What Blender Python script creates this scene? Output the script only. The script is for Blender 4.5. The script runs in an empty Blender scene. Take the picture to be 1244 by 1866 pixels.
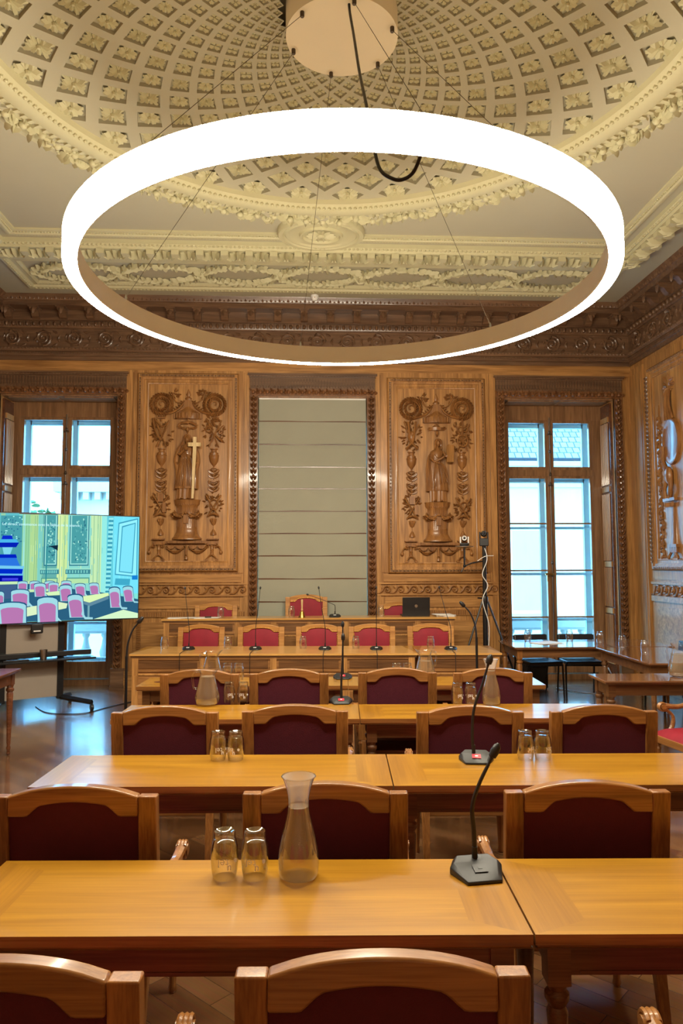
import bpy, math, random
from mathutils import Vector, Matrix
random.seed(7)
PI = math.pi
S = bpy.context.scene
COL = S.collection

# ---------------------------------------------------------------- camera
F_PX = 1313.1
PITCH, YAW, ROLL = 0.0715, 0.0517, -0.0034
fw = Vector((math.sin(YAW)*math.cos(PITCH), math.cos(YAW)*math.cos(PITCH), math.sin(PITCH)))
rt = Vector((math.cos(YAW), -math.sin(YAW), 0))
dn = fw.cross(rt)
if dn.z > 0: dn = -dn
r2 = rt*math.cos(ROLL) - dn*math.sin(ROLL)
d2 = rt*math.sin(ROLL) + dn*math.cos(ROLL)
cd = bpy.data.cameras.new('camera')
cd.sensor_fit = 'VERTICAL'; cd.sensor_height = 36.0; cd.sensor_width = 24.0
cd.lens = F_PX/1866*36.0
cd.clip_start = 0.02; cd.clip_end = 300
cam = bpy.data.objects.new('camera', cd); COL.objects.link(cam)
Mc = Matrix((r2, -d2, -fw)).transposed().to_4x4(); Mc.translation = Vector((0, 0, 1.75))
cam.matrix_world = Mc
S.camera = cam

# ---------------------------------------------------------------- view, sky
S.view_settings.view_transform = 'Standard'; S.view_settings.look = 'None'
S.view_settings.gamma = 1; S.view_settings.use_curve_mapping = False
S.view_settings.exposure = 0.98
SKY = (0.20, 0.58, 1.0); SKY_STRENGTH = 9.5
RING_COLOUR = (1.0, 0.90, 0.70); RING_STRENGTH = 58.0
W = bpy.data.worlds.new('sky'); S.world = W; W.use_nodes = True
bg = W.node_tree.nodes['Background']
bg.inputs[0].default_value = SKY + (1,); bg.inputs[1].default_value = SKY_STRENGTH

# ---------------------------------------------------------------- helpers
def lin(r, g, b):
    f = lambda c: (c/255/12.92) if c/255 <= .04045 else ((c/255+.055)/1.055)**2.4
    return (f(r), f(g), f(b))

class NT:
    def __init__(s, name):
        s.m = bpy.data.materials.new(name); s.m.use_nodes = True
        s.t = s.m.node_tree; s.t.nodes.clear()
        s.out = s.n('ShaderNodeOutputMaterial')
    def n(s, kind, **kw):
        nd = s.t.nodes.new(kind)
        for k, v in kw.items():
            if k.startswith('i_'):
                key = k[2:]
                key = int(key) if key.isdigit() else key.replace('_', ' ')
                nd.inputs[key].default_value = v
            else: setattr(nd, k, v)
        return nd
    def l(s, a, b): s.t.links.new(a, b)

def plain(name, c, rough=.5, metal=0, bump=0, bscale=60, spec=.5, var=0, vscale=4, coat=0):
    t = NT(name); p = t.n('ShaderNodeBsdfPrincipled')
    p.inputs['Base Color'].default_value = tuple(c)+(1,); p.inputs['Roughness'].default_value = rough
    p.inputs['Metallic'].default_value = metal; p.inputs['Specular IOR Level'].default_value = spec
    p.inputs['Coat Weight'].default_value = coat; p.inputs['Coat Roughness'].default_value = .1
    tc = t.n('ShaderNodeTexCoord')
    nz = t.n('ShaderNodeTexNoise'); nz.inputs['Scale'].default_value = vscale; nz.inputs['Detail'].default_value = 4
    t.l(tc.outputs['Object'], nz.inputs['Vector'])
    v = max(var, .05)
    mx = t.n('ShaderNodeMix', data_type='RGBA')
    mx.inputs[6].default_value = tuple(x*(1-v) for x in c)+(1,); mx.inputs[7].default_value = tuple(min(1, x*(1+v)) for x in c)+(1,)
    t.l(nz.outputs['Fac'], mx.inputs[0]); t.l(mx.outputs[2], p.inputs['Base Color'])
    if bump:
        nb = t.n('ShaderNodeTexNoise'); nb.inputs['Scale'].default_value = bscale; nb.inputs['Detail'].default_value = 3
        t.l(tc.outputs['Object'], nb.inputs['Vector'])
        b = t.n('ShaderNodeBump'); b.inputs['Strength'].default_value = bump; b.inputs['Distance'].default_value = .01
        t.l(nb.outputs['Fac'], b.inputs['Height']); t.l(b.outputs[0], p.inputs['Normal'])
    t.l(p.outputs[0], t.out.inputs[0]); return t.m

def wood(name, ca, cb, axis='x', rough=.35, coat=.0, scale=1.0, cc=None, bump=.15, crough=.08, grain=.55):
    """oak: long streaks of grain along one axis of the object"""
    t = NT(name); p = t.n('ShaderNodeBsdfPrincipled'); tc = t.n('ShaderNodeTexCoord'); oi = t.n('ShaderNodeObjectInfo')
    ad = t.n('ShaderNodeVectorMath', operation='ADD'); t.l(tc.outputs['Object'], ad.inputs[0])
    ml = t.n('ShaderNodeMath', operation='MULTIPLY'); ml.inputs[1].default_value = 37.0
    t.l(oi.outputs['Random'], ml.inputs[0]); t.l(ml.outputs[0], ad.inputs[1])
    mp = t.n('ShaderNodeMapping'); k = {'x': (.9, 14, 14), 'y': (14, .9, 14), 'z': (14, 14, .9)}[axis]
    mp.inputs['Scale'].default_value = tuple(q*scale for q in k); t.l(ad.outputs[0], mp.inputs['Vector'])
    n1 = t.n('ShaderNodeTexNoise'); n1.inputs['Scale'].default_value = 1.3; n1.inputs['Detail'].default_value = 5; n1.inputs['Distortion'].default_value = .7
    t.l(mp.outputs[0], n1.inputs['Vector'])
    mp2 = t.n('ShaderNodeMapping'); mp2.inputs['Scale'].default_value = tuple(q*scale*(7 if q > 1 else 3) for q in k); t.l(ad.outputs[0], mp2.inputs['Vector'])
    n2 = t.n('ShaderNodeTexNoise'); n2.inputs['Scale'].default_value = 1.5; n2.inputs['Detail'].default_value = 2; t.l(mp2.outputs[0], n2.inputs['Vector'])
    cr = t.n('ShaderNodeValToRGB'); e = cr.color_ramp.elements
    e[0].position = .32; e[0].color = tuple(ca)+(1,); e[1].position = .72; e[1].color = tuple(cb)+(1,)
    t.l(n1.outputs['Fac'], cr.inputs[0])
    mx = t.n('ShaderNodeMix', data_type='RGBA', blend_type='MULTIPLY'); mx.inputs[0].default_value = grain
    c2 = t.n('ShaderNodeValToRGB'); c2.color_ramp.elements[0].position = .35; c2.color_ramp.elements[0].color = (.5, .42, .36, 1)
    c2.color_ramp.elements[1].position = .6; c2.color_ramp.elements[1].color = (1, 1, 1, 1)
    t.l(n2.outputs['Fac'], c2.inputs[0]); t.l(cr.outputs[0], mx.inputs[6]); t.l(c2.outputs[0], mx.inputs[7])
    t.l(mx.outputs[2], p.inputs['Base Color'])
    p.inputs['Roughness'].default_value = rough; p.inputs['Coat Weight'].default_value = coat; p.inputs['Coat Roughness'].default_value = crough
    b = t.n('ShaderNodeBump'); b.inputs['Strength'].default_value = bump; b.inputs['Distance'].default_value = .002
    t.l(n2.outputs['Fac'], b.inputs['Height']); t.l(b.outputs[0], p.inputs['Normal'])
    t.l(p.outputs[0], t.out.inputs[0]); return t.m

def emis(name, c, s):
    t = NT(name); e = t.n('ShaderNodeEmission'); e.inputs[0].default_value = tuple(c)+(1,); e.inputs[1].default_value = s
    t.l(e.outputs[0], t.out.inputs[0]); return t.m

def thin_glass(name, tint=(1, 1, 1), lo=.03, hi=.75, rough=.02, fog=0, fogc=(1, 1, 1), power=2.0):
    """a clear wall of glass: see-through straight on, shiny at the edges"""
    t = NT(name); tr = t.n('ShaderNodeBsdfTransparent'); tr.inputs[0].default_value = tuple(tint)+(1,)
    g = t.n('ShaderNodeBsdfGlossy'); g.inputs['Roughness'].default_value = rough
    lw = t.n('ShaderNodeLayerWeight'); lw.inputs[0].default_value = .5
    pw = t.n('ShaderNodeMath', operation='POWER'); pw.inputs[1].default_value = power; t.l(lw.outputs['Facing'], pw.inputs[0])
    mr = t.n('ShaderNodeMapRange'); mr.inputs['To Min'].default_value = lo; mr.inputs['To Max'].default_value = hi
    t.l(pw.outputs[0], mr.inputs['Value'])
    m = t.n('ShaderNodeMixShader'); t.l(mr.outputs[0], m.inputs[0]); t.l(tr.outputs[0], m.inputs[1]); t.l(g.outputs[0], m.inputs[2])
    last = m
    if fog:
        d = t.n('ShaderNodeBsdfDiffuse'); d.inputs[0].default_value = tuple(fogc)+(1,)
        m2 = t.n('ShaderNodeMixShader'); m2.inputs[0].default_value = fog
        t.l(m.outputs[0], m2.inputs[1]); t.l(d.outputs[0], m2.inputs[2]); last = m2
    t.l(last.outputs[0], t.out.inputs[0]); return t.m

I4 = Matrix.Identity(4)
class MB:
    def __init__(s): s.v = []; s.f = []; s.mi = []; s.M = I4; s.k = 0
    def at(s, x=0, y=0, z=0, rz=0, rx=0, ry=0, sc=1):
        s.M = Matrix.Translation((x, y, z)) @ Matrix.Rotation(rz, 4, 'Z') @ Matrix.Rotation(ry, 4, 'Y') @ Matrix.Rotation(rx, 4, 'X') @ Matrix.Scale(sc, 4)
        return s
    def add(s, vs, fs):
        o = len(s.v); s.v += [s.M @ Vector(p) for p in vs]
        s.f += [tuple(o+i for i in f) for f in fs]; s.mi += [s.k]*len(fs); return s
    def box(s, x0, x1, y0, y1, z0, z1):
        return s.add([(x0,y0,z0),(x1,y0,z0),(x1,y1,z0),(x0,y1,z0),(x0,y0,z1),(x1,y0,z1),(x1,y1,z1),(x0,y1,z1)],
                     [(0,3,2,1),(4,5,6,7),(0,1,5,4),(1,2,6,5),(2,3,7,6),(3,0,4,7)])
    def quad(s, *p): return s.add(p, [tuple(range(len(p)))])
    def lathe(s, pr, n=24, cx=0, cy=0, sx=1, sy=1, a0=0, a1=2*PI, fold=0, amp=0, ph=0, cap=True):
        full = abs(a1-a0-2*PI) < 1e-6; m = n if full else n+1; vs = []
        for r, z in pr:
            for i in range(m):
                a = a0+(a1-a0)*i/n; q = r*(1+amp*math.cos(fold*a+ph*z)) if amp else r
                vs.append((cx+q*sx*math.cos(a), cy+q*sy*math.sin(a), z))
        fs = []
        for j in range(len(pr)-1):
            for i in range(n):
                i2 = (i+1) % m if full else i+1
                fs.append((j*m+i, j*m+i2, (j+1)*m+i2, (j+1)*m+i))
        s.add(vs, fs)
        if full and cap:
            if pr[0][0] > 1e-5: s.add(vs[:m], [tuple(range(m))[::-1]])
            if pr[-1][0] > 1e-5: s.add(vs[-m:], [tuple(range(m))])
        return s
    def ell(s, c, r, nu=8, nv=5):
        x, y, z = c; rx, ry, rz = (r, r, r) if not hasattr(r, '__len__') else r
        vs = [(x, y, z-rz)]; 
        for j in range(1, nv):
            b = -PI/2+PI*j/nv
            for i in range(nu):
                a = 2*PI*i/nu; vs.append((x+rx*math.cos(b)*math.cos(a), y+ry*math.cos(b)*math.sin(a), z+rz*math.sin(b)))
        vs.append((x, y, z+rz)); fs = []; T = len(vs)-1
        for i in range(nu):
            i2 = (i+1) % nu; fs.append((0, 1+i2, 1+i)); fs.append((T, T-nu+i, T-nu+i2))
            for j in range(nv-2): a = 1+j*nu; fs.append((a+i, a+i2, a+nu+i2, a+nu+i))
        return s.add(vs, fs)
    def tube(s, pts, r, n=8, closed=False, flat=1.0, cap=True):
        P = [Vector(p) for p in pts]; N = len(P); R = r if hasattr(r, '__len__') else [r]*N
        vs = []; ref = None
        for i in range(N):
            if closed: t = P[(i+1) % N]-P[i-1]
            else: t = P[min(i+1, N-1)]-P[max(i-1, 0)]
            t = t.normalized() if t.length > 1e-9 else Vector((0, 0, 1))
            if ref is None:
                ref = Vector((0, 1, 0)) if abs(t.y) < .9 else Vector((1, 0, 0))
            u = ref-t*ref.dot(t)
            if u.length < 1e-6: u = t.orthogonal()
            u.normalize(); ref = u; w = t.cross(u)
            for k in range(n):
                a = 2*PI*k/n; vs.append(P[i]+(u*math.cos(a)*flat+w*math.sin(a))*R[i])
        fs = []; M = N if closed else N-1
        for i in range(M):
            j = (i+1) % N
            for k in range(n): k2 = (k+1) % n; fs.append((i*n+k, i*n+k2, j*n+k2, j*n+k))
        if not closed and cap: fs.append(tuple(range(n))[::-1]); fs.append(tuple((N-1)*n+k for k in range(n)))
        return s.add(vs, fs)
    def prism(s, poly, y0, y1):
        """outline in x,z pushed from y0 to y1"""
        n = len(poly); vs = [(x, y0, z) for x, z in poly]+[(x, y1, z) for x, z in poly]
        fs = [tuple(range(n)), tuple(range(2*n-1, n-1, -1))]+[(i, n+i, n+(i+1) % n, (i+1) % n) for i in range(n)]
        return s.add(vs, fs)
    def slab(s, poly, z0, z1):
        n = len(poly); vs = [(x, y, z0) for x, y in poly]+[(x, y, z1) for x, y in poly]
        fs = [tuple(range(n))[::-1], tuple(range(n, 2*n))]+[(i, (i+1) % n, n+(i+1) % n, n+i) for i in range(n)]
        return s.add(vs, fs)
    def frame(s, x0, x1, z0, z1, prof):
        """moulding round a rectangle on a wall: prof = (outward, proud of wall)"""
        vs = []
        for o, h in prof: vs += [(x0-o, -h, z0-o), (x1+o, -h, z0-o), (x1+o, -h, z1+o), (x0-o, -h, z1+o)]
        fs = []
        for j in range(len(prof)-1):
            for i in range(4): i2 = (i+1) % 4; fs.append((j*4+i, j*4+i2, j*4+4+i2, j*4+4+i))
        return s.add(vs, fs)
    def run(s, x0, x1, prof):
        """moulding along x: prof = (y, z)"""
        n = len(prof); vs = [(x0, y, z) for y, z in prof]+[(x1, y, z) for y, z in prof]
        return s.add(vs, [(i, i+1, n+i+1, n+i) for i in range(n-1)])
    def leaf(s, x, z, L, w, a, d=0, h=None):
        h = w*.7 if h is None else h; ca, sa = math.cos(a), math.sin(a)
        q = lambda u, v, e: (x+u*ca-v*sa, -(d+e), z+u*sa+v*ca)
        return s.add([q(0, 0, h*.3), q(.3*L, w, 0), q(.75*L, w*.7, 0), q(L, 0, h*.3), q(.75*L, -w*.7, 0), q(.3*L, -w, 0), q(.35*L, 0, h), q(.75*L, 0, h)],
                     [(0, 1, 6), (1, 2, 7, 6), (2, 3, 7), (3, 4, 7), (4, 5, 6, 7), (5, 0, 6)])
    def spiral(s, x, z, r0, r1, a0, turns, r, d=.01, n=22, taper=.5, k=6):
        pts = []; R = []
        for i in range(n+1):
            u = i/n; a = a0+turns*2*PI*u; q = r0+(r1-r0)*u
            pts.append((x+q*math.cos(a), -d, z+q*math.sin(a))); R.append(r*(1-(1-taper)*u))
        return s.tube(pts, R, k)
    def build(s, name, mats, parent=None, bevel=0, sharp=.7, label=None):
        me = bpy.data.meshes.new(name); me.from_pydata([tuple(v) for v in s.v], [], s.f)
        mats = mats if isinstance(mats, (list, tuple)) else [mats]
        for m in mats: me.materials.append(m)
        me.polygons.foreach_set('material_index', s.mi); me.polygons.foreach_set('use_smooth', [True]*len(s.f))
        me.update(); me.set_sharp_from_angle(angle=sharp)
        o = bpy.data.objects.new(name, me); COL.objects.link(o)
        if parent: o.parent = parent
        if bevel:
            b = o.modifiers.new('bevel', 'BEVEL'); b.width = bevel; b.segments = 2; b.limit_method = 'ANGLE'; b.angle_limit = .8
        if label: o['label'] = label
        return o

def tag(o, label, cat, group=None, kind=None):
    o['label'] = label; o['category'] = cat
    if group: o['group'] = group
    if kind: o['kind'] = kind
    return o
def thing(name, label, cat, loc=(0, 0, 0), rz=0, group=None):
    o = bpy.data.objects.new(name, None); COL.objects.link(o); o.location = loc; o.rotation_euler = (0, 0, rz)
    o.empty_display_size = .1
    return tag(o, label, cat, group)
def struct(name, mb, m, **k):
    o = mb.build(name, m, **k); o['kind'] = 'structure'; return o
def dup(root, loc, rz, label, group=None):
    def cp(o, par):
        c = o.copy(); COL.objects.link(c)
        if par: c.parent = par
        for ch in [q for q in bpy.data.objects if q.parent == o]: cp(ch, c)
        return c
    r = cp(root, None); r.location = loc; r.rotation_euler = (0, 0, rz); r['label'] = label
    if group: r['group'] = group
    return r

def textmesh(body, size, extrude=.0, bold=0):
    cu = bpy.data.curves.new('t', 'FONT'); cu.body = body; cu.size = size; cu.extrude = extrude; cu.offset = bold
    cu.resolution_u = 3
    ob = bpy.data.objects.new('t', cu); COL.objects.link(ob)
    dg = bpy.context.evaluated_depsgraph_get(); me = bpy.data.meshes.new_from_object(ob.evaluated_get(dg))
    vs = [tuple(v.co) for v in me.vertices]; fs = [tuple(p.vertices) for p in me.polygons]
    bpy.data.objects.remove(ob); bpy.data.curves.remove(cu); bpy.data.meshes.remove(me)
    return vs, fs

# ---------------------------------------------------------------- materials
oak_a, oak_b = lin(148, 103, 56), lin(204, 152, 90)
M_OAKZ = wood('oak_upright', oak_a, oak_b, 'z', .38, .15)
M_OAKX = wood('oak_level', oak_a, oak_b, 'x', .38, .15)
M_OAKY = wood('oak_depth', oak_a, oak_b, 'y', .38, .15)
M_CARVE = wood('carved_oak', lin(128, 85, 47), lin(176, 124, 70), 'z', .34, .2, bump=.1)
M_LEAFOAK = wood('stained_leaf_oak', lin(104, 68, 42), lin(146, 100, 62), 'z', .3, .3, bump=.1)
M_DARK = wood('dark_carved_oak', lin(92, 67, 50), lin(132, 100, 74), 'x', .36, .15, bump=.1)
M_DARKZ = wood('dark_oak_upright', lin(122, 88, 60), lin(164, 122, 84), 'z', .34, .2)
M_PALEOAK = wood('pale_gold_wood', lin(214, 186, 130), lin(240, 218, 168), 'z', .4)
hon_a, hon_b = lin(158, 109, 24), lin(188, 137, 36)
M_TOPX = wood('honey_table_level', hon_a, hon_b, 'x', .3, .5, .8, bump=.03, crough=.12, grain=.22)
M_TOPY = wood('honey_table_band', lin(148, 101, 24), lin(180, 128, 34), 'y', .3, .5, .8, bump=.03, crough=.12, grain=.22)
M_TABLE = wood('table_body_wood', lin(92, 62, 38), lin(130, 90, 54), 'x', .38, .2)
M_CHAIR = wood('chair_beech', lin(136, 90, 46), lin(182, 128, 70), 'x', .3, .5)
M_CHAIRZ = wood('chair_beech_upright', lin(130, 84, 42), lin(176, 120, 64), 'z', .34, .3)
M_GOLDCHAIR = wood('golden_beech', lin(176, 120, 62), lin(212, 158, 92), 'x', .34, .3)
M_OLD = wood('dark_walnut', lin(84, 48, 32), lin(118, 72, 48), 'x', .25, .4)
M_BURG = plain('burgundy_cloth', lin(88, 22, 42), .85, bump=.3, bscale=300, var=.15, vscale=30)
M_RED = plain('red_velvet', lin(140, 18, 40), .7, bump=.15, bscale=120, var=.3, vscale=9)
M_BRASS = plain('brass', lin(200, 158, 80), .3, 1)
M_IRON = plain('window_iron', lin(90, 80, 70), .4, .8)
M_PLASTER = plain('plaster_paint', lin(174, 168, 144), .75, bump=.04, bscale=30, var=.03, vscale=2)
M_PLASTER2 = plain('plaster_ornament', lin(190, 184, 148), .6, var=.05, vscale=8)
M_BLACK = plain('black_plastic', (.012, .012, .014), .4)
M_BLACKM = plain('black_metal', (.015, .015, .017), .35, .3)
M_GREYM = plain('grey_mic_base', (.018, .019, .021), .38, bump=.1, bscale=900)
M_STEEL = plain('brushed_steel', (.5, .5, .5), .3, 1)
M_WHITE = plain('white_paint', (.8, .8, .78), .45)
M_SASH = plain('sky_tinted_white_sash', (.35, .66, .85), .4)  # white sash paint with the blue sky light put into its colour
M_ALU = plain('ring_white_paint', lin(240, 244, 244), .6)
M_PAPER = plain('paper', (.8, .79, .76), .7)
M_BLIND = plain('blind_cloth', lin(158, 158, 142), .9, bump=.25, bscale=220, var=.06, vscale=3)
M_GLASS = thin_glass('clear_glass', lo=.08, hi=1.0, power=1.3)
M_PANE = thin_glass('window_pane', tint=(.93, .98, 1), lo=.04, hi=.5, power=4)
M_WATER = thin_glass('misted_carafe_glass', tint=(.90, .84, .74), lo=.05, hi=.8, rough=.1, fog=.2, fogc=lin(210, 194, 168))
M_RED_PLATE = plain('red_plate', lin(206, 40, 60), .4)
M_PRINT = plain('grey_print', (.9, .9, .95), .5)
M_PRINTD = plain('thin_print', (.9, .9, .95), .5)
M_BLUEBLK = plain('black_vinyl', (.01, .012, .018), .35)
M_BOARD = plain('pale_board', lin(150, 138, 126), .5)
M_RING = emis('ring_light_glow', RING_COLOUR, RING_STRENGTH)
M_UP = emis('added_uplight_glow', (1.0, .86, .55), 12.0)  # upward glow added to brighten the ceiling and fill the room

# ================================================================ the room
XL, XR, YN, YF, ZC = -4.5, 4.88, -1.24, 10.4, 5.55
WB = Matrix.Translation((0, YF, 0))                                        # wall frames: x along the wall, -y into the room
WR = Matrix.Translation((XR, YF, 0)) @ Matrix.Rotation(-PI/2, 4, 'Z')
WL = Matrix.Translation((XL, YF, 0)) @ Matrix.Rotation(PI/2, 4, 'Z')       # x = y - YF on the left wall
WINS = [(-4.33, -2.68), (-.67, .915), (2.95, 4.60)]
ZO = 4.19

# floor: oak parquet laid in slanting strips
def parquet():
    t = NT('oak_parquet'); p = t.n('ShaderNodeBsdfPrincipled'); tc = t.n('ShaderNodeTexCoord')
    mp = t.n('ShaderNodeMapping'); mp.inputs['Rotation'].default_value = (0, 0, PI/4); t.l(tc.outputs['Object'], mp.inputs[0])
    bk = t.n('ShaderNodeTexBrick'); bk.inputs['Scale'].default_value = 1.0
    bk.inputs['Brick Width'].default_value = .6; bk.inputs['Row Height'].default_value = .11; bk.inputs['Mortar Size'].default_value = .002
    bk.inputs['Color1'].default_value = lin(106, 70, 42)+(1,); bk.inputs['Color2'].default_value = lin(142, 102, 66)+(1,); bk.inputs['Mortar'].default_value = lin(84, 56, 36)+(1,)
    t.l(mp.outputs[0], bk.inputs['Vector'])
    m2 = t.n('ShaderNodeMapping'); m2.inputs['Scale'].default_value = (3, 60, 1); t.l(mp.outputs[0], m2.inputs[0])
    nz = t.n('ShaderNodeTexNoise'); nz.inputs['Scale'].default_value = 1; nz.inputs['Detail'].default_value = 3; t.l(m2.outputs[0], nz.inputs['Vector'])
    mx = t.n('ShaderNodeMix', data_type='RGBA', blend_type='MULTIPLY'); mx.inputs[0].default_value = .35
    t.l(bk.outputs['Color'], mx.inputs[6]); t.l(nz.outputs['Color'], mx.inputs[7]); t.l(mx.outputs[2], p.inputs['Base Color'])
    p.inputs['Roughness'].default_value = .24; p.inputs['Coat Weight'].default_value = .7; p.inputs['Coat Roughness'].default_value = .1
    b = t.n('ShaderNodeBump'); b.inputs['Strength'].default_value = .25; b.inputs['Distance'].default_value = .003
    t.l(bk.outputs['Fac'], b.inputs['Height']); b.invert = True; t.l(b.outputs[0], p.inputs['Normal'])
    t.l(p.outputs[0], t.out.inputs[0]); return t.m
m = MB(); m.box(XL, XR, YN, 11.1, -.1, 0); struct('floor', m, parquet())

# back wall with its three window openings
m = MB()
for a, b in ((XL-.2, -4.33), (-2.68, -.67), (.915, 2.95), (4.60, XR+.2)): m.box(a, b, YF, 10.92, 0, ZO)
m.box(XL-.2, XR+.2, YF, 10.92, ZO, 5.7)
m.M = WB
for x0, x1, pan in ((-2.555, -.80, (-2.46, -.87)), (1.045, 2.82, (1.11, 2.725))):
    m.box(x0, pan[0]-.006, -.022, 0, .25, 4.55); m.box(pan[1]+.006, x1, -.022, 0, .25, 4.55)
    m.box(pan[0]+.006, pan[1]-.006, -.014, 0, 1.62, 4.55)
    m.k = 1
    m.box(pan[0]+.03, pan[1]-.03, -.02, 0, 1.49, 1.60); m.box(x0, x1, -.03, 0, 1.455, 1.475); m.box(x0, x1, -.03, 0, 1.29, 1.312)
    m.box(pan[0]+.05, pan[1]-.05, -.02, 0, 1.12, 1.27)
    m.box(x0+.02, x1-.02, -.02, 0, 1.0, 1.085)
    m.box(pan[0]+.05, pan[1]-.05, -.018, 0, .36, .93)
    m.box(x0, x1, -.05, 0, 0, .22); m.box(x0, x1, -.035, 0, .22, .25)
    m.k = 0
m.k = 1; m.box(XL, XR, -.012, 0, 4.52, 4.69)
struct('wall_back', m, [M_OAKZ, M_OAKX])

m = MB(); m.M = WR; m.box(-.5, 11.7, 0, .2, 0, 5.7)
m.box(.0, .1, -.02, 0, 0, 4.6)
m.box(.13, .44, -.035, 0, .25, 4.6); m.box(.17, .40, -.045, 0, .4, 4.5)
for s in (.58, 2.5, 4.42, 6.34):
    m.box(s-.03, s+1.75, -.014, 0, 1.52, 4.62)
m.k = 1
m.box(.5, 11.6, -.035, 0, 1.455, 1.49); m.box(.5, 11.6, -.035, 0, 1.22, 1.29)
m.box(.0, 11.6, -.05, 0, 0, .25)
for s in (.62, 2.52, 4.42): m.box(s, s+1.6, -.015, 0, .3, 1.15)
struct('wall_right', m, [M_OAKZ, M_OAKX])
m = MB(); m.M = WL; m.box(-11.7, .5, 0, .2, 0, 5.7); m.box(-11.6, 0, -.05, 0, 0, .25); m.box(-11.6, 0, -.035, 0, 1.29, 1.47)
for s in (-11.2, -9.2, -7.2, -5.2, -3.2, -1.2): m.box(s, s+1.1, -.02, 0, 1.62, 4.5)
struct('wall_left', m, M_OAKZ)
m = MB(); m.box(XL, XR, YN-.2, YN, 0, 5.7)
for s in (-4.1, -2.2, -.3, 1.6, 3.4): m.box(s, s+1.2, YN, YN+.02, 1.6, 4.5)
struct('wall_near', m, M_OAKZ)

# entablature running round the room
def loop(prof):
    m = MB(); vs = []
    for o, z in prof: vs += [(XL+o, YN+o, z), (XR-o, YN+o, z), (XR-o, YF-o, z), (XL+o, YF-o, z)]
    fs = [(j*4+i, j*4+(i+1) % 4, j*4+4+(i+1) % 4, j*4+4+i) for j in range(len(prof)-1) for i in range(4)]
    return m.add(vs, fs)
struct('trim_1', loop([(0, 4.68), (.03, 4.68), (.03, 4.735), (.045, 4.74), (.045, 4.80), (.06, 4.805), (.075, 4.83), (.075, 4.855), (.03, 4.87), (.03, 5.14), (.05, 5.145), (.06, 5.16), (.06, 5.245),
     (.085, 5.25), (.085, 5.40), (.28, 5.40), (.28, 5.465), (.295, 5.47), (.30, 5.485), (.325, 5.53), (.335, 5.553)]), M_DARK)
def frieze_ornament(m, s0, s1):
    """modillions, egg beads, rinceau scrolls and leaf tips between two stations of one wall"""
    base = m.M
    n = int((s1-s0)/.385)
    for i in range(n+1):
        s = s0+(i+.5)*(s1-s0)/(n+1)
        m.M = base @ Matrix.Translation((s, 0, 0)) @ Matrix.Rotation(-PI/2, 4, 'Z')
        m.prism([(.08, 5.40), (.26, 5.40), (.265, 5.375), (.245, 5.35), (.215, 5.345), (.185, 5.33), (.155, 5.285), (.12, 5.262), (.08, 5.26)], -.05, .05)
        m.M = base; m.leaf(s, 5.39, .11, .035, -PI/2, .255)
        m.box(s-.07, s+.07, -.27, -.08, 5.385, 5.40)
    n = int((s1-s0)/.096)
    for i in range(n):
        s = s0+(i+.5)*(s1-s0)/n; m.ell((s, -.07, 5.2), (.026, .03, .036), 8, 5); m.box(s+.04, s+.054, -.075, -.06, 5.165, 5.24)
    n = int((s1-s0)/.12)
    for i in range(n):
        s = s0+(i+.5)*(s1-s0)/n
        m.leaf(s, 5.475, .07, .028, PI/2, .30); m.leaf(s+.06, 5.475, .05, .018, PI/2, .30)
    n = int((s1-s0)/.026)
    for i in range(n):
        s = s0+(i+.5)*(s1-s0)/n; m.box(s-.008, s+.008, -.056, -.045, 4.775, 4.795)
    n = int((s1-s0)/.05)
    for i in range(n):
        s = s0+(i+.5)*(s1-s0)/n; m.leaf(s, 4.86, .035, .015, -PI/2+.2, .074)
    n = max(1, int((s1-s0)/.43)); w = (s1-s0)/n
    for i in range(n):
        s = s0+(i+.5)*w; d = 1 if i % 2 else -1
        m.spiral(s, 5.0, .118, .02, -PI/2*d, 1.9*d, .019, .045, 26, .6, 6); m.ell((s, -.045, 5.0), (.025, .02, .025), 8, 4)
        for k in range(7):
            a = k*2*PI/7+.3; m.leaf(s+.075*math.cos(a), 5.0+.075*math.sin(a), .07, .02, a+.9*d, .032, .035)
        for k in range(4):
            m.leaf(s+w/2-.02, 4.92+.05*k, .09, .022, (PI/2 if k % 2 else -PI/2)+.7*(k-1.5), .032)
        for k in (-1, 1): m.leaf(s+k*.1, 5.0-.07*d, .08, .02, k*.4+PI/2*d, .032)
m = MB(); m.M = WB; frieze_ornament(m, XL+.1, XR-.1); o1 = struct('trim_2', m, M_DARK)
m = MB(); m.M = WR; frieze_ornament(m, .1, 6.4); struct('trim_3', m, M_DARK)
m = MB(); m.M = WL; frieze_ornament(m, -2.2, -.1); struct('trim_4', m, M_DARK)

# scrolling wave frieze of the dado
def waves(m, s0, s1, zc, h, d=.024):
    n = max(1, round((s1-s0)/.205)); w = (s1-s0)/n
    for i in range(n):
        s = s0+(i+.5)*w
        pts = [(s-w*.62, -d, zc-h*.42), (s-w*.38, -d, zc-h*.42), (s-w*.15, -d, zc-h*.12), (s-w*.02, -d, zc+h*.28), (s+w*.16, -d, zc+h*.42)]
        for k in range(1, 15):
            a = PI/2-k*.52; q = h*.42*(1-k/17); pts.append((s+w*.2+q*math.cos(a), -d, zc+q*math.sin(a)))
        m.tube(pts, [.013]*5+[.014*(1-k/22) for k in range(14)], 6)
        m.tube([(p[0]-.012, -d*.8, p[2]-.012) for p in pts[:5]], .006, 4); m.ell((s+w*.2, -d, zc), (.014, .014, .014), 6, 4)
        m.leaf(s-w*.18, zc+h*.1, .05, .012, PI*.75, d*.5)
m = MB(); m.M = WB; waves(m, -2.54, -.81, 1.383, .125); waves(m, 1.055, 2.81, 1.375, .125)
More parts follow.
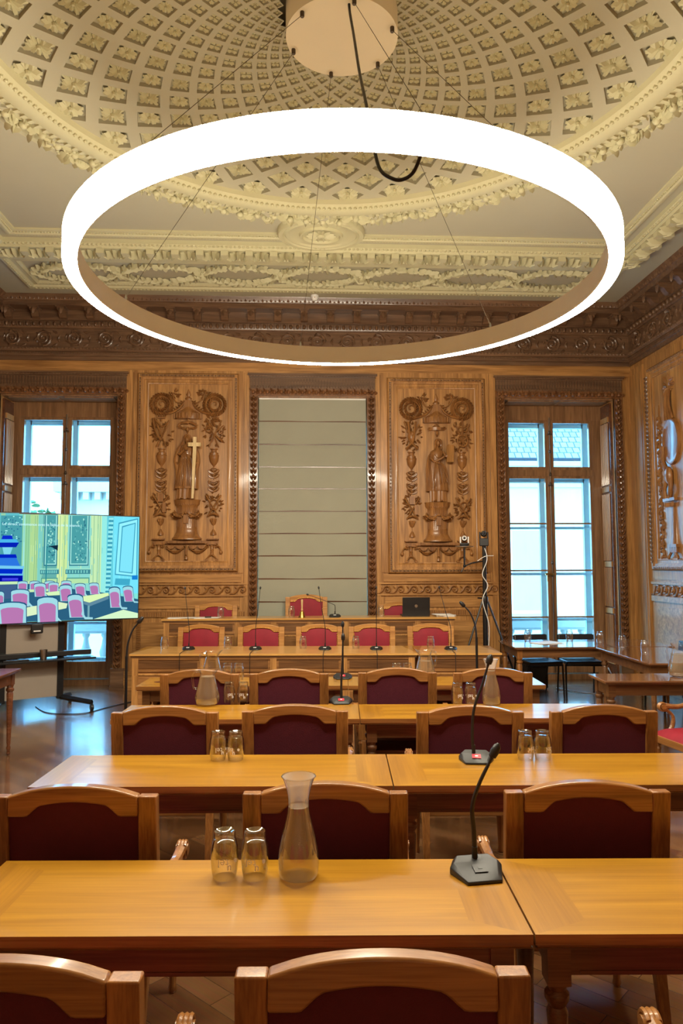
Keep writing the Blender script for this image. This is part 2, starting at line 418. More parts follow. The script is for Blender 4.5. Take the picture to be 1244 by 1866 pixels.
m.M = WR; waves(m, .52, 5.6, 1.375, .15); struct('trim_5', m, M_CARVE)

# flutes and leaf rows round the windows
def leafline(m, x, z0, z1, w=.12):
    n = int((z1-z0)/.088)
    m.box(x-w/2, x+w/2, -.03, 0, z0, z1); m.box(x-w/2, x-w/2+.012, -.042, 0, z0, z1); m.box(x+w/2-.012, x+w/2, -.042, 0, z0, z1)
    for i in range(n):
        z = z0+(i+.5)*(z1-z0)/n
        m.ell((x, -.045, z+.012), (.024, .036, .026), 8, 5)
        m.leaf(x-.008, z-.045, .085, .02, PI/2+.5, .03, .045); m.leaf(x+.008, z-.045, .085, .02, PI/2-.5, .03, .045)
        m.leaf(x, z+.0, .05, .014, PI/2+.1, .045, .02)
def leafrow(m, x0, x1, z, w=.10):
    n = int((x1-x0)/.1); m.box(x0, x1, -.03, 0, z-w/2, z+w/2)
    for i in range(n):
        x = x0+(i+.5)*(x1-x0)/n; m.ell((x, -.042, z), (.03, .035, .034), 7, 4); m.leaf(x+.03, z, .06, .03, 0, .03, .03); m.leaf(x-.03, z+.02, .05, .016, PI*.7, .03, .03)
n_t = 6
for wx0, wx1, bx0, bx1 in ((-4.33, -2.68, -4.45, -2.555), (-.67, .915, -.79, 1.035), (2.95, 4.60, 2.825, 4.73)):
    m = MB(); m.M = WB
    leafline(m, wx0-.062, .3, 4.19); leafline(m, wx1+.062, .3, 4.19); leafrow(m, bx0, bx1, 4.24)
    m.k = 1
    for x in (wx0-.07, wx1+.07):
        m.box(x-.09, x+.09, -.07, 0, 0, .27); m.box(x-.1, x+.1, -.08, 0, 0, .06); m.box(x-.095, x+.095, -.075, 0, .27, .3)
    m.box(bx0, bx1, -.03, 0, 4.29, 4.47)
    n = int((bx1-bx0)/.042)
    for i in range(n):
        x = bx0+(i+.5)*(bx1-bx0)/n
        m.box(x-.011, x+.011, -.045, -.03, 4.315, 4.45); m.ell((x, -.045, 4.32), (.009, .009, .02), 6, 4); m.box(x-.008, x+.008, -.066, -.05, 4.472, 4.488)
    m.box(bx0-.01, bx1+.01, -.055, 0, 4.465, 4.49); m.box(bx0-.03, bx1+.03, -.075, 0, 4.49, 4.515)
    struct('trim_%d' % n_t, m, [M_LEAFOAK, M_DARK]); n_t += 1
# narrow fluted band low on the dado
m = MB(); m.M = WB
for x0, x1 in ((-2.52, -.84), (1.08, 2.79)):
    n = int((x1-x0)/.032)
    for i in range(n): x = x0+(i+.5)*(x1-x0)/n; m.box(x-.009, x+.009, -.03, -.02, 1.01, 1.075)
for x in (-2.33,):
    for i in range(26): m.box(x-.03, x+.03, -.034, -.022, .3+i*.026, .313+i*.026)
struct('trim_%d' % n_t, m, M_CARVE); n_t += 1

# ---------------------------------------------------------------- ceiling
cx0, cy0 = .2, 4.58
m = MB()
# flat field outside the rose, cut to a ring of quads reaching the room's edge
N = 96; vs = []; 
def edge_pt(a):
    c, s = math.cos(a), math.sin(a); tx = ((XR if c > 0 else XL)-cx0)/c if abs(c) > 1e-6 else 1e9; ty = ((YF if s > 0 else YN)-cy0)/s if abs(s) > 1e-6 else 1e9
    q = min(tx, ty); return (cx0+q*c, cy0+q*s, ZC)
angs = sorted(set([2*PI*i/N for i in range(N)]+[math.atan2(y-cy0, x-cx0) % (2*PI) for x in (XL, XR) for y in (YN, YF)]))
for a in angs: vs += [(cx0+3.1*math.cos(a), cy0+3.1*math.sin(a), ZC), edge_pt(a)]
k = len(angs); m.add(vs, [(2*i, 2*i+1, 2*((i+1) % k)+1, 2*((i+1) % k)) for i in range(k)])
m.at(cx0, cy0, 0).lathe([(.3, 5.60), (3.2, 5.60)], 64, cap=False); m.M = I4
m.box(XL-.2, XR+.2, YN-.2, 10.92, 5.68, 5.75)
struct('ceiling', m, M_PLASTER)

# the round rose: coffers on two sets of crossing spirals, a flower in each
ND = 32; dth = PI/ND; ratio = .898; r_row1 = 2.134
m = MB()
def rose(m, cxr, cyr, ur, ut, R, zp, big):
    """petals in the plane; ur radial and ut tangential half sizes"""
    n = 12 if big == 2 else (8 if big else 4)
    for i in range(n):
        a = 2*PI*(i+.5)/n if big != 0 else PI/4+PI/2*i
        L = R*(1.0 if big else .95)*(1/max(abs(math.cos(a)), abs(math.sin(a))))*.80 if big else R*.95
        w = R*(.19 if n == 12 else .29 if big else .44)
        ca, sa = math.cos(a), math.sin(a)
        def q(u, v, e):
            X, Y = u*ca-v*sa, u*sa+v*ca
            # diamond axes: turn by 45 degrees so petals reach the coffer corners
            X, Y = (X-Y)*.7071, (X+Y)*.7071
            return (cxr+X*ur[0]+Y*ut[0], cyr+X*ur[1]+Y*ut[1], zp-e)
        h = R*.34
        m.add([q(R*.1, 0, h*.4), q(L*.6, w, h*.3), q(L*.95, w*.55, h*.7), q(L, 0, h*.4), q(L*.95, -w*.55, h*.7), q(L*.6, -w, h*.3), q(L*.6, 0, h*1.15)],
              [(0, 1, 6), (1, 2, 6), (2, 3, 6), (3, 4, 6), (4, 5, 6), (5, 0, 6)])
    m.ell((cxr, cyr, zp-R*.2), (R*.17, R*.17, R*.22), 7, 4)
ZF = 5.42
for row in range(-1, 18):
    r = r_row1*ratio**(row-1)
    rin, rout = r*math.sqrt(ratio)*.0+r*ratio, r/ratio
    for j in range(ND):
        th = (j+(0 if row % 2 else .5))*2*PI/ND+PI/2
        P = lambda a, q: (cx0+q*math.cos(a), cy0+q*math.sin(a))
        o4 = [P(th, rout), P(th+dth, r), P(th, rin), P(th-dth, r)]
        C = P(th, r); f = .69
        i4 = [(C[0]+(p[0]-C[0])*f, C[1]+(p[1]-C[1])*f) for p in o4]
        dz = .015*r+.008
        vs = [(p[0], p[1], ZF) for p in o4]+[(p[0], p[1], ZF) for p in i4]+[(p[0], p[1], ZF+dz) for p in i4]
        m.add(vs, [(i, (i+1) % 4, 4+(i+1) % 4, 4+i) for i in range(4)]+[(4+i, 4+(i+1) % 4, 8+(i+1) % 4, 8+i) for i in range(4)]+[(8, 9, 10, 11)])
        ur = (math.cos(th), math.sin(th)); ut = (-math.sin(th), math.cos(th))
        m.k = 1; rose(m, C[0], C[1], ur, ut, r*dth*f*.78, ZF+dz, (2 if row % 2 else 1) if row < 6 else (1 if row < 9 else 0)); m.k = 0
struct('trim_%d' % n_t, m, [M_PLASTER, M_PLASTER2], sharp=.5); n_t += 1
# mouldings round the rose
m = MB(); m.at(cx0, cy0, 0)
m.lathe([(3.17, 5.55), (3.15, 5.525), (3.10, 5.525), (3.08, 5.55), (3.04, 5.55), (3.02, 5.51), (2.96, 5.465), (2.86, 5.445), (2.79, 5.45), (2.785, 5.41), (2.70, 5.39), (2.685, 5.365), (2.62, 5.345), (2.54, 5.35), (2.50, 5.37), (2.475, 5.38), (2.45, 5.45)], 128, cap=False)
for i in range(230):
    a = 2*PI*i/230; m.at(cx0, cy0, 0, a); m.box(2.71, 2.765, -.022, .012, 5.382, 5.402)
for i in range(300):
    a = 2*PI*i/300; m.at(cx0+2.52*math.cos(a), cy0+2.52*math.sin(a), 5.36); m.ell((0, 0, 0), (.02, .02, .022), 5, 3)
for i in range(104):        # fruit and leaf garland
    a = 2*PI*i/104; q = 2.91
    x, y = cx0+q*math.cos(a), cy0+q*math.sin(a)
    m.at(x, y, 5.44, a)
    m.ell((random.uniform(-.06, .06), 0, -.015), (.038, .038, .034), 8, 5)
    for k in range(3):
        px, py = random.uniform(-.09, .09), random.uniform(-.08, .08); m.ell((px, py, -.012), random.uniform(.016, .026), 6, 4)
    for k in range(9):
        m.at(x, y, 5.455, a+random.uniform(0, 2*PI), rx=PI/2); m.leaf(random.uniform(0, .04), random.uniform(-.07, .07), .12, .026, random.uniform(-.6, .6), 0, .055)
struct('trim_%d' % n_t, m, M_PLASTER2); n_t += 1
# straight mouldings, leaf beam and end panel; M turned so that 'wall' tools draw on the ceiling (x, y) with relief downward
CE = Matrix.Translation((0, 0, ZC)) @ Matrix.Rotation(PI/2, 4, 'X')      # local (x, -d, z) -> world (x, y=-z.., down)
m = MB()
def cbox(x0, x1, y0, y1, d): m.box(x0, x1, y0, y1, ZC-d, ZC)
def rect(x0, x1, y0, y1, prof):
    """moulding round a rectangle on the ceiling, prof = (outward, drop)"""
    vs = []
    for o, h in prof: vs += [(x0-o, y0-o, ZC-h), (x1+o, y0-o, ZC-h), (x1+o, y1+o, ZC-h), (x0-o, y1+o, ZC-h)]
    m.add(vs, [(j*4+i, j*4+(i+1) % 4, j*4+4+(i+1) % 4, j*4+4+i) for j in range(len(prof)-1) for i in range(4)])
def small_beads(x0, y0, x1, y1, step, r, d):
    L = math.hypot(x1-x0, y1-y0); n = int(L/step)
    for i in range(n):
        u = (i+.5)/n; m.ell((x0+(x1-x0)*u, y0+(y1-y0)*u, ZC-d), r, 5, 3)
# square border round the rose
pr = [(0, 0), (0, .02), (.03, .03), (.06, .03), (.075, .045), (.10, .045), (.115, .025), (.14, .02), (.14, 0)]
rect(-3.27, 3.63, 1.12, 8.06, pr)
for y in (8.10, 8.17): small_beads(-3.3, y, 3.7, y, .034, .012, .036)
for x in (-3.31, 3.67): small_beads(x, 3.5, x, 8.1, .034, .012, .036)
# beam with acanthus leaves
rect(-3.50, 3.87, .83, 8.31, [(0, 0), (0, .05), (.03, .07), (.05, .06), (.06, .09), (.27, .09), (.29, .06), (.31, .06), (.34, .0)])
def acanthus(x, y, a):
    m.M = Matrix.Translation((x, y, ZC-.09)) @ Matrix.Rotation(a, 4, 'Z') @ Matrix.Rotation(PI/2, 4, 'X')
    for k in (-2, -1, 0, 1, 2): m.leaf(k*.026, -.12+.014*abs(k), .25-.04*abs(k), .032, PI/2-k*.30, 0, .07)
    m.M = I4
for i in range(26):
    x = -3.45+i*.291+.03
    acanthus(x, 8.48, 0)
    m.prism([(x+.10, ZC-.09), (x+.19, ZC-.09), (x+.19, ZC-.15), (x+.10, ZC-.15)], 8.36, 8.57)
for i in range(18):
    y = 8.4-i*.291
    for sx, aa in ((4.04, -PI/2), (-3.67, PI/2)):
        acanthus(sx, y, aa); m.box(sx-.1, sx+.1, y-.19, y-.10, ZC-.15, ZC-.09)
small_beads(-3.5, 8.33, 3.87, 8.33, .05, .02, .06)
for x in (3.89, -3.52): small_beads(x, 3, x, 8.3, .05, .02, .06)
# end panel with laurel ovals
rect(-3.55, 3.93, 8.93, 9.60, [(0, 0), (0, .015), (.03, .035), (.06, .02), (.10, .02), (.12, .045), (.18, .05), (.2, .03), (.22, .0)])
small_beads(-3.6, 9.635, 4.0, 9.635, .045, .014, .03); small_beads(-3.66, 9.75, 4.05, 9.75, .05, .02, .045)
small_beads(-3.69, 8.8, -3.69, 9.7, .05, .02, .045); small_beads(4.07, 8.8, 4.07, 9.7, .05, .02, .045)
m.box(-3.9, 4.3, 8.78, 8.81, ZC-.02, ZC)
def laurel(xc, yc, rx, ry, half=0):
    n = 40
    for i in range(n):
        a = 2*PI*i/n
        if half and math.cos(a)*half > .3: continue
        x, y = xc+rx*math.cos(a), yc+ry*math.sin(a); tg = math.atan2(ry*math.cos(a), -rx*math.sin(a))
        for s in (-1, 0, 1):
            m.M = Matrix.Translation((x+random.uniform(-.02, .02), y+random.uniform(-.02, .02), ZC)) @ Matrix.Rotation(tg+s*.95+random.uniform(-.15, .15), 4, 'Z') @ Matrix.Rotation(PI/2, 4, 'X')
            m.leaf(0, 0, .12, .019, 0, .004+.01*(i % 2), .05)
    m.M = I4
for i in range(7): laurel(-2.95+i*1.04+.03, 9.265, .5, .25)
for i in range(8):
    x = -2.95+i*1.04-.49
    for k in range(8): m.ell((x+.07*math.cos(k*PI/4), 9.265+.09*math.sin(k*PI/4), ZC-.02), (.035, .035, .02), 6, 4)
    m.ell((x, 9.265, ZC-.03), .03, 7, 4)
# small medallion on the axis
def medal(x, y):
    m.at(x, y, 0); m.lathe([(.50, 5.55), (.50, 5.50), (.485, 5.475), (.44, 5.475), (.42, 5.50), (.40, 5.48), (.385, 5.48), (.36, 5.498), (.25, 5.498), (.24, 5.47), (.22, 5.47), (.205, 5.498), (.0, 5.498)], 40, cap=False, sy=.62*1.25)
    for i in range(14):
        m.M = Matrix.Translation((x, y, 5.49)) @ Matrix.Scale(.775, 4, (0, 1, 0)) @ Matrix.Rotation(2*PI*i/14, 4, 'Z') @ Matrix.Rotation(PI/2, 4, 'X')
        m.leaf(.045, 0, .13, .024, 0, 0, .028)
    m.at(x, y, 5.485).ell((0, 0, 0), (.05, .04, .03), 10, 5); m.M = I4
medal(.19, 7.99)
struct('trim_%d' % n_t, m, M_PLASTER2); n_t += 1

# ---------------------------------------------------------------- windows
PANES = [(3.22, 3.90), (2.362, 3.04), (1.647, 2.338), (.942, 1.623), (.34, .918)]
for wi, (x0, x1) in enumerate(WINS):
    if wi == 1: xs = [(x0+.16, (x0+x1)/2-.07), ((x0+x1)/2+.07, x1-.16)]
    else: xs = [(x0+.18, x0+.74), (x0+.875, x0+1.436)]
    fr = MB(); fr.box(x0, x1, 10.797, 10.92, 3.94, ZO+.02); fr.box(x0, x0+.135, 10.80, 10.92, 0, 4.0); fr.box(x1-.165, x1, 10.80, 10.92, 0, 4.0); fr.box(x0, x1, 10.803, 10.92, 3.08, 3.17); fr.box(x0, x1, 10.795, 10.92, 0, .08)
    # panelled soffit and the jambs
    fr.box(x0, x1, YF+.01, 10.80, 4.17, 4.20)
    for a, b in ((x0+.08, (x0+x1)/2-.05), ((x0+x1)/2+.05, x1-.08)): fr.box(a, b, YF+.06, 10.74, 4.155, 4.171)
    root = struct('window_%d' % (wi+1), fr, M_DARKZ)
    for a, b in xs:
        cs = MB(); e = .052
        for z0, z1, lo in ((3.22, 3.90, e), (.34, 3.04, .24)):
            cs.box(a-e, a, 10.81, 10.87, z0-lo, z1+e); cs.box(b, b+e, 10.81, 10.87, z0-lo, z1+e)
            cs.box(a, b, 10.81, 10.87, z1, z1+e); cs.box(a, b, 10.81, 10.87, z0-lo, z0)
        for z in (2.35, 1.635, .93): cs.box(a, b, 10.83, 10.86, z-.012, z+.012)
        cs.build('casement', M_DARKZ, root)
        g = MB()
        for z0, z1 in PANES: g.box(a, b, 10.843, 10.847, z0, z1)
        g.build('pane', M_PANE, root)
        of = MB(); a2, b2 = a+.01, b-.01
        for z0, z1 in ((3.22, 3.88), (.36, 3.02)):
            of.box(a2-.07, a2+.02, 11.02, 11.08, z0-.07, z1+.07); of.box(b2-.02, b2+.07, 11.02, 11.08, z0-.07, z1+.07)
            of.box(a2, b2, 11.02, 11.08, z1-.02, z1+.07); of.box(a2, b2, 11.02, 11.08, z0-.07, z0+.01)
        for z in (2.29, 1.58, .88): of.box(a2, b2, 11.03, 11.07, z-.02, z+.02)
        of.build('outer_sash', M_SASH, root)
    xm = (xs[0][1]+xs[1][0])/2
    rd = MB(); rd.box(xm-.02, xm+.02, 10.785, 10.815, .1, 4.0)
    rd.build('meeting_stile', M_DARKZ, root)
    bt = MB(); bt.tube([(xm, 10.775, .12), (xm, 10.775, 3.98)], .008, 8)
    for z in (3.75, 3.45, 3.1, 2.95, 1.75, .5): bt.ell((xm, 10.772, z), (.02, .018, .03), 8, 5)
    for z in (3.72, 2.93): bt.box(xm-.035, xm+.035, 10.765, 10.785, z-.01, z+.01)
    bt.build('bolt', M_IRON, root)
    hd = MB(); hd.tube([(xm, 10.77, 1.58), (xm, 10.73, 1.58), (xm-.02, 10.72, 1.575), (xm-.09, 10.72, 1.59), (xm-.13, 10.72, 1.575)], [.012, .01, .016, .013, .018], 8); hd.tube([(xm-.1, 10.72, 1.57), (xm-.1, 10.72, 1.47)], .007, 6)
    hd.build('handle', M_BRASS, root)
    if wi != 1:   # folded shutters with reeded panels in the reveals
        for sx, sg in ((x0, 1), (x1, -1)):
            sh = MB(); xa = sx+sg*.002; xb = sx+sg*.03
            sh.k = 2; sh.box(min(xa, xb), max(xa, xb), YF+.06, 10.79, .1, 4.14)
            sh.k = 1
            for z0, z1 in ((.35, .98), (1.1, 1.68), (1.78, 2.78), (2.92, 3.85)):
                for i in range(7):
                    y = YF+.13+i*.048; c = sx+sg*.038
                    sh.tube([(c, y, z0), (c, y, z1)], .015, 6)
            sh.k = 0; xc = sx+sg*.052
            for z in (.3, 1.04, 1.73, 2.85, 3.9): sh.box(min(xb, xc), max(xb, xc), YF+.1, 10.75, z-.04, z+.04)
            sh.build('shutter', [M_OAKZ, M_CARVE, M_OLD], root)
# windows need a floor in the recess and cheeks between inner and outer sashes
m = MB()
for x0, x1 in WINS: m.box(x0-.05, x0+.06, 10.92, 11.12, 0, 4.2); m.box(x1-.05, x1+.05, 10.92, 11.12, 0, 4.2); m.box(x0-.05, x1+.05, 10.92, 11.12, 4.0, 4.3); m.box(x0-.05, x1+.05, 10.92, 11.12, -.1, .2)
struct('trim_%d' % n_t, m, M_WHITE); n_t += 1

# ---------------------------------------------------------------- outside
M_STONE = plain('pale_stone', (.34, .32, .28), .8, var=.06)
M_FACADE = plain('pale_facade', (.42, .40, .34), .85, var=.04)
def tiles():
    t = NT('roof_tiles'); p = t.n('ShaderNodeBsdfPrincipled'); tc = t.n('ShaderNodeTexCoord')
    bk = t.n('ShaderNodeTexBrick'); bk.inputs['Scale'].default_value = 1
    bk.inputs['Brick Width'].default_value = .22; bk.inputs['Row Height'].default_value = .26; bk.inputs['Mortar Size'].default_value = .018
    bk.inputs['Color1'].default_value = (.20, .19, .17, 1); bk.inputs['Color2'].default_value = (.15, .145, .135, 1); bk.inputs['Mortar'].default_value = (.03, .03, .035, 1)
    t.l(tc.outputs['Object'], bk.inputs['Vector']); t.l(bk.outputs['Color'], p.inputs['Base Color']); p.inputs['Roughness'].default_value = .8
    t.l(p.outputs[0], t.out.inputs[0]); return t.m
M_TILE = tiles(); M_LEAF = plain('leafage', (.05, .12, .04), .7, var=.4, vscale=3)
b = thing('neighbour_building', 'pale house across the street with a tiled roof seen through the right window', 'building', (8.5, 22, -6))
m = MB(); m.box(-5.5, 6, 0, 5, 0, 10.45); m.box(-5.6, 6.1, -.1, .1, 10.1, 10.3); m.box(-5.6, 6.1, -.12, .1, 5.3, 5.5); m.build('wall', M_FACADE, b)
m = MB(); m.box(-5.9, 6.4, -.5, .2, 10.45, 10.7); m.box(-5.9, 6.4, -.55, -.4, 10.7, 10.85); m.build('eave', M_STONE, b)
m = MB(); m.box(-5.8, 6.3, 0, 7, 0, .2); o = m.build('roof', M_TILE, b); o.location = (0, -.45, 10.8); o.rotation_euler = (math.radians(48), 0, 0)
for x in (-4.2, -1.6, 1.0, 3.6):
    m = MB(); m.box(x-.62, x+.62, -.06, .02, 6.2, 8.9); m.build('window', M_WHITE, b)
    m = MB(); m.box(x-.5, x+.5, -.08, -.05, 6.3, 8.75); m.build('pane', plain('far_pane', (.3, .36, .4), .2) if x < -4 else bpy.data.materials['far_pane'], b)
b = thing('neighbour_building', 'pale building with a heavy cornice seen through the left window', 'building', (-4.6, 24, -6))
m = MB(); m.box(-3.2, 1.5, 0, 5, 0, 10.2); m.build('wall', M_FACADE, b)
m = MB(); m.box(-3.5, 1.8, -.4, .2, 10.1, 10.5); 
for i in range(14): m.box(-3.3+i*.37, -3.12+i*.37, -.36, 0, 9.85, 10.1)
m.build('cornice', M_STONE, b)
t_ = thing('tree', 'bushy green tree top beyond the left window', 'tree', (-8.4, 22.3, -6))
m = MB(); m.tube([(0, 0, 0), (.1, 0, 4), (0, 0, 8)], [.25, .2, .1], 8); m.build('trunk', M_OLD, t_)
m = MB()
for i in range(420):
    v = Vector((random.gauss(0, 1), random.gauss(0, 1), random.gauss(0, 1))).normalized()*random.uniform(.5, 1.25)
    m.M = Matrix.Translation((v.x, v.y, 8.4+v.z*1.1)) @ Matrix.Rotation(random.uniform(0, 6), 4, 'Z') @ Matrix.Rotation(random.uniform(0, 3), 4, 'X'); m.leaf(0, 0, .3, .11, 0)
m.M = I4; m.build('foliage', M_LEAF, t_)
for wi in (0, 2):
    x0, x1 = WINS[wi]; lab = 'left' if wi == 0 else 'right'
    b = thing('balustrade', 'pale stone balustrade outside the %s window' % lab, 'balustrade', (x0+.8, 12.0, 0))
    m = MB(); m.box(-1.4, 1.4, -.14, .14, .68, .80); m.box(-1.4, 1.4, -.1, .1, .64, .68); m.build('rail', M_STONE, b)
    m = MB(); m.box(-1.4, 1.4, -.14, .14, -.02, .12); m.build('plinth', M_STONE, b)
    for i in range(9):
        m = MB(); m.at(-1.2+i*.3, 0, 0).lathe([(.07, .12), (.07, .16), (.04, .18), (.075, .28), (.085, .34), (.05, .46), (.035, .56), (.06, .6), (.06, .64)], 12); m.build('baluster', M_STONE, b)
m = MB(); m.box(-6, 6.5, 11.12, 12.2, -.35, -.02); struct('balcony_slab', m, M_STONE)
m = MB(); m.box(-60, 60, 12.2, 80, -6.2, -6); struct('street_ground', m, M_STONE)

# roller of cloth in the middle window: flat folds with battens
bl = thing('roman_blind', 'tall grey beige folded cloth blind covering the middle window', 'blind', (.122, 10.44, 4.16))
m = MB(); hw = .782; zs = [0, -.33, -.67, -1.0, -1.318, -1.645, -1.968, -2.29, -2.62, -2.948, -3.3, -3.6]
nx = 24
for j in range(len(zs)-1):
    top, bot = zs[j], zs[j+1]; rows = []
    for q in range(7):
        u = q/6; z = top+(bot-top)*u; bulge = .010*math.sin(u*PI)+.012*u*u
        rows.append([(-hw+2*hw*i/nx, -bulge-.002*math.sin(i*1.3+j)*(u)-(.004*math.sin(i*.7+j*2)*math.sin(u*PI) if j > 5 else 0), z+.004*math.sin(i*.4+j)*u) for i in range(nx+1)])
    rows.append([(p[0], .012, p[2]+.006) for p in rows[-1]])
    vs = [p for r in rows for p in r]; w = nx+1
    m.add(vs, [(a*w+i, a*w+i+1, (a+1)*w+i+1, (a+1)*w+i) for a in range(len(rows)-1) for i in range(nx)])
m.box(-hw, hw, .014, .018, zs[-1], .0); m.build('cloth', M_BLIND, bl)
for z in zs[1:-1]:
    m = MB(); m.box(-hw, hw, -.008, .004, z-.012, z+.001); m.build('batten', M_OLD, bl)
m = MB(); m.box(-hw, hw, -.004, .03, -.01, .03); m.build('head_rail', M_WHITE, bl)

# ================================================================ ring lamp
RX, RY, RZ, RR = .25, 4.58, 3.507, 1.71
lamp = thing('ring_lamp', 'huge white glowing ring light hung on wires below the ceiling rose', 'lamp', (RX, RY, RZ))
m = MB(); m.lathe([(RR-.083, 0.0), (RR, 0), (RR, .137)], 128)
m.f = m.f[:256]; m.mi = m.mi[:256]
m.build('glowing_diffuser', M_RING, lamp, sharp=1.2)
m = MB(); N = 128
for q in ((RR-.0845, .004), ): pass
pr = [(RR-.002, .137), (RR-.002, .141), (RR-.087, .141), (RR-.087, -.002), (RR-.083, -.002), (RR-.083, .137)]
vs = [(r*math.cos(2*PI*i/N), r*math.sin(2*PI*i/N), z) for r, z in pr for i in range(N)]
m.add(vs, [(j*N+i, j*N+(i+1) % N, ((j+1) % 6)*N+(i+1) % N, ((j+1) % 6)*N+i) for j in range(6) for i in range(N)])
m.build('inner_band', M_ALU, lamp)
m = MB(); m.lathe([(RR-.075, .1415), (RR-.012, .1415)], 128, cap=False); m.build('added_uplight_strip', M_UP, lamp)  # unseen glowing strip, added on top of the ring for fill
m = MB(); m.lathe([(.374, 1.75), (.374, 2.02)], 64); m.build('ceiling_canopy', plain('canopy_paint', lin(226, 214, 186), .6), lamp)
for k in range(6):
    a = math.radians(100+60*k); c, s = math.cos(a), math.sin(a)
    m = MB(); m.at(.345*c, .345*s, 1.75).lathe([(.011, -.035), (.014, -.03), (.014, 0)], 10); m.build('cable_gland', M_IRON, lamp)
    m = MB(); m.tube([(.345*c, .345*s, 1.73), ((RR-.08)*c, (RR-.08)*s, .16)], .0018, 5); m.build('suspension_wire', M_IRON, lamp)
    m = MB(); m.at((RR-.08)*c, (RR-.08)*s, .141).lathe([(.008, 0), (.008, .02), (.004, .04)], 8); m.build('wire_clamp', M_STEEL, lamp)
m = MB()
pts = [(.03, -.30, 1.75), (.035, -.31, 1.68), (.05, -.42, 1.45), (.06, -.72, 1.0), (.07, -1.05, .58), (.08, -1.28, .24), (.10, -1.37, .07), (.15, -1.40, .01), (.20, -1.41, .0), (.25, -1.43, .03), (.28, -1.50, .10), (.29, -1.62, .15)]
def smooth(P, n=8):
    out = []; P = [Vector(p) for p in P]
    for i in range(len(P)-1):
        a, b, c, d = P[max(i-1, 0)], P[i], P[i+1], P[min(i+2, len(P)-1)]
        for k in range(n):
            t = k/n; out.append(tuple(.5*((2*b)+(c-a)*t+(2*a-5*b+4*c-d)*t*t+(3*b-a-3*c+d)*t*t*t)))
    return out+[tuple(P[-1])]
m.tube(smooth(pts), .0085, 8); m.build('power_cable', M_BLACKM, lamp)
sd = thing('smoke_detector', 'small white smoke detector on the ceiling edge above the blind', 'detector', (.146, 10.0, 5.55))
m = MB(); m.lathe([(.055, 0), (.055, -.025), (.042, -.05), (.03, -.075), (.0, -.08)], 20); m.build('housing', M_WHITE, sd)
m = MB(); m.ell((0, -.045, -.04), .008); m.build('indicator', M_BRASS, sd)

# ================================================================ carved panels
def S1(px): return px*.00108
class Rel(MB):
    """relief drawn in the panel's own frame; x from its middle, z up, relief toward -y"""
def fluteline(m, x0, x1, z0, z1, d, n):
    for i in range(n):
        x = x0+(i+.5)*(x1-x0)/n; w = (x1-x0)/n*.34; m.box(x-w, x+w, -d, 0, z0, z1)
def swag(m, x0, x1, z, drop, r, d=.02, n=14, leaves=True):
    P = []
    for i in range(n+1):
        u = i/n; P.append((x0+(x1-x0)*u, -d, z-drop*4*u*(1-u)))
    m.tube(P, [r*(.5+math.sin(PI*i/n)*.7) for i in range(n+1)], 6)
    if leaves:
        for i in range(n):
            a = math.atan2(P[i+1][2]-P[i][2], P[i+1][0]-P[i][0])
            for s in (-1, 1): m.leaf(P[i][0], P[i][2], r*3.4, r*.8, a+s*.9, d*.6, r)
def urn(m, x, z0, h, w):
    k = h
    m.at(x, 0, z0); m.lathe([(w*.28, 0), (w*.3, .02*k), (w*.1, .06*k), (w*.09, .14*k), (w*.2, .2*k), (w*.42, .36*k), (w*.5, .55*k), (w*.5, .62*k), (w*.53, .64*k), (w*.53, .67*k), (w*.46, .69*k), (w*.46, .78*k), (w*.3, .82*k), (w*.28, .93*k), (w*.4, .96*k), (w*.4, 1.0*k)], 16, sy=.7); m.at()
def candelabrum(m, x, z0, z1):
    m.tube([(x, -.012, z0), (x, -.012, z1)], .007, 6)
    n = 5; hh = (z1-z0)/n
    for i in range(n):
        z = z0+(i+.15)*hh
        if i == 2:
            m.box(x-.028, x+.028, -.035, 0, z, z+.03)
            for s in (-1, 1): m.tube([(x, -.014, z+.015), (x+s*.06, -.014, z+.015)], .007, 6); m.ell((x+s*.068, -.016, z+.015), .016)
            continue
        for s in (-1, 1):
            m.tube([(x, -.012, z), (x+s*.03, -.014, z+.004), (x+s*.062, -.018, z+.024), (x+s*.075, -.02, z+.05), (x+s*.06, -.02, z+.06)], [.010, .012, .012, .010, .012], 5)
            m.leaf(x, z+.02, .07, .014, PI/2-s*.9, .008, .02)
def leafcloud(m, x, z, rx, rz, n, seed, L=.06):
    R = random.Random(seed)
    for i in range(n):
        a = R.uniform(0, 2*PI); q = math.sqrt(R.uniform(.05, 1)); u, v = rx*q*math.cos(a), rz*q*math.sin(a)
        m.leaf(x+u, z+v, R.uniform(.6, 1.2)*L, L*.24, math.atan2(v, u)+R.uniform(-.7, .7), R.uniform(.0, .012), .022)
def bar(m, x0, z0, x1, z1, r, d=.028): m.tube([(x0, -d, z0), (x1, -d, z1)], r, 6)
def ringr(m, x, z, rx, rz, r, d=.03, n=22): m.tube([(x+rx*math.cos(2*PI*i/n), -d, z+rz*math.sin(2*PI*i/n)) for i in range(n)], r, 6, closed=True)

